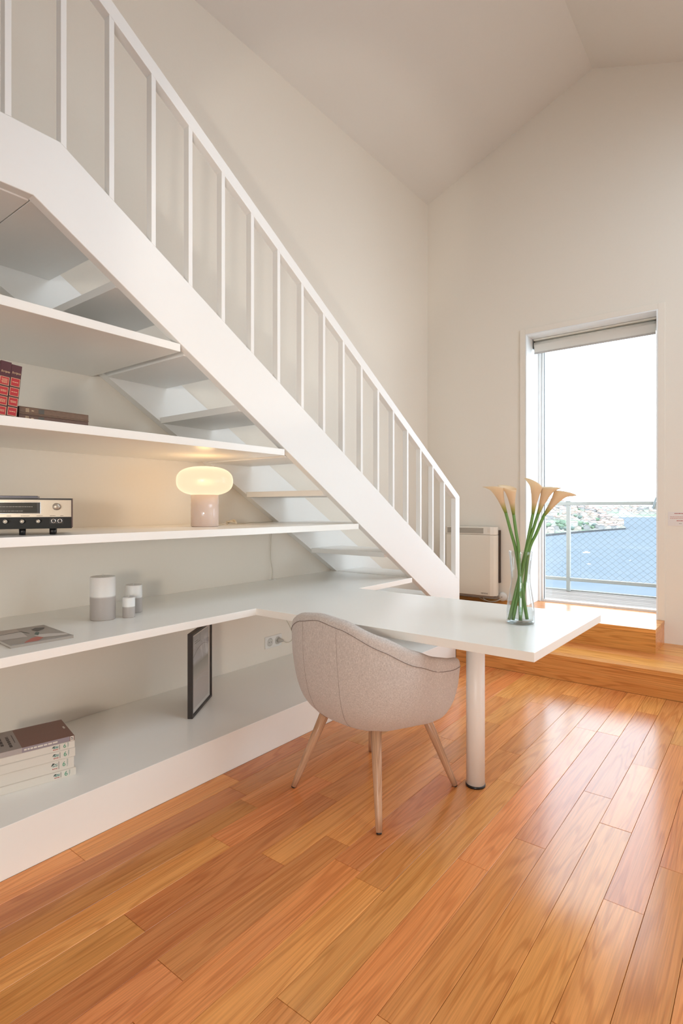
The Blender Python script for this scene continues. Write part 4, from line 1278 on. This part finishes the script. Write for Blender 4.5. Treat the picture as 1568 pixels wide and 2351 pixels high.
while n < 140 and tries < 4000:
    tries += 1
    a = rg.uniform(.352, TIP - .006); s = rg.random() ** .8
    if a > .47 and s > .8: continue
    if .05 < s < .30 and .36 < a < .47 and rg.random() < .6: continue
    lvl = 'on the waterfront' if s < .12 else 'halfway up the slope' if s < .55 else 'high on the hill'
    if put_house(shore(a) + 17 + (depth_(a) - 25) * s, a, ZW + near_h(a, s) - .5, 1.0, lvl + ', ' + where(a), 'houses on the headland'): n += 1
for k in range(60):
    a = rg.uniform(.40, .62); s = rg.uniform(.03, .7)
    put_house(2585 + 880 * s, a, ZW + far_h(s) - 1, rg.uniform(1.4, 2.2), 'on the far shore, ' + ('behind the headland' if a < .5 else 'right of the headland'), 'houses on the far shore')
leafm = [mat('tree_leaf_%d' % i, c, .95, .05) for i, c in enumerate(((.125, .175, .120), (.15, .195, .125), (.11, .145, .125)))]
bmx = bmesh.new(); bmesh.ops.create_icosphere(bmx, subdivisions=2, radius=1.0)
rq = random.Random(3)
for v in bmx.verts:
    v.co *= rq.uniform(.8, 1.15)
crown = bpy.data.meshes.new('tree_crown'); bmx.to_mesh(crown); bmx.free()
trunk = bpy.data.meshes.new('tree_trunk')
tb = MB().tube([(0, 0, -1.6), (0, 0, -.4)], [.12, .08], 6); trunk.from_pydata(tb.v, [], tb.f)
trunk.materials.append(mat('bark', (.10, .08, .06), .9))
crowns = []
for lm in leafm:
    c = crown.copy(); c.materials.append(lm); crowns.append(c)
for k in range(110):
    if k < 70:
        a = rg.uniform(.355, .468); s = rg.uniform(.06, .26)
    else:
        a = rg.uniform(.34, .48); s = rg.uniform(.3, 1.0)
    R_ = rg.uniform(2.2, 4.6)
    p = far(shore(a) + depth_(a) * s, a, 0)
    if not free_spot(Vector((p.x, p.y, 0)), R_ * 1.1): continue
    ti = rg.randrange(3)
    o = bpy.data.objects.new('tree', crowns[ti]); COL.objects.link(o)
    o.location = far(shore(a) + depth_(a) * s, a, ZW + near_h(a, s) + R_ * 1.1); o.scale = (R_ * rg.uniform(1, 1.5), R_ * rg.uniform(1, 1.5), R_)
    tag(o, 'round %s tree %s, %s' % (('deep green', 'light green', 'blue-green')[ti], 'near the waterfront' if s < .28 else 'among houses up the hill', where(a)), 'tree', 'trees on the headland')
    t_ = bpy.data.objects.new('trunk', trunk); COL.objects.link(t_); t_.parent = o
# boats
def boat(loc, L_, rz, label):
    e = empty('boat', loc, rz); tag(e, label, 'boat')
    hullp = [(-L_ * .5, -L_ * .14), (L_ * .2, -L_ * .15), (L_ * .5, 0), (L_ * .2, L_ * .15), (-L_ * .5, L_ * .14)]
    wv = MB().prism(hullp, 'z', -.2, L_ * .12); wv.build('hull', mat('boat_white', (.45, .45, .44), .4), e)
    MB().box(-L_ * .25, L_ * .12, -L_ * .09, L_ * .09, L_ * .12, L_ * .24).build('cabin', bpy.data.materials['boat_white'] if 'boat_white' in bpy.data.materials else wallm[0], e)
boat(far(548, (1347 - 784) / 1274.2, ZW), 7.5, YAW + .2, 'white motor boat moored in the middle of the river')
boat(far(470, (1447 - 784) / 1274.2, ZW), 2.6, YAW + .6, 'tiny pale dinghy on the water right of the motor boat')
boat(far(440, (1352 - 784) / 1274.2, ZW), 3.2, YAW - .3, 'small pale rowing boat below the motor boat')
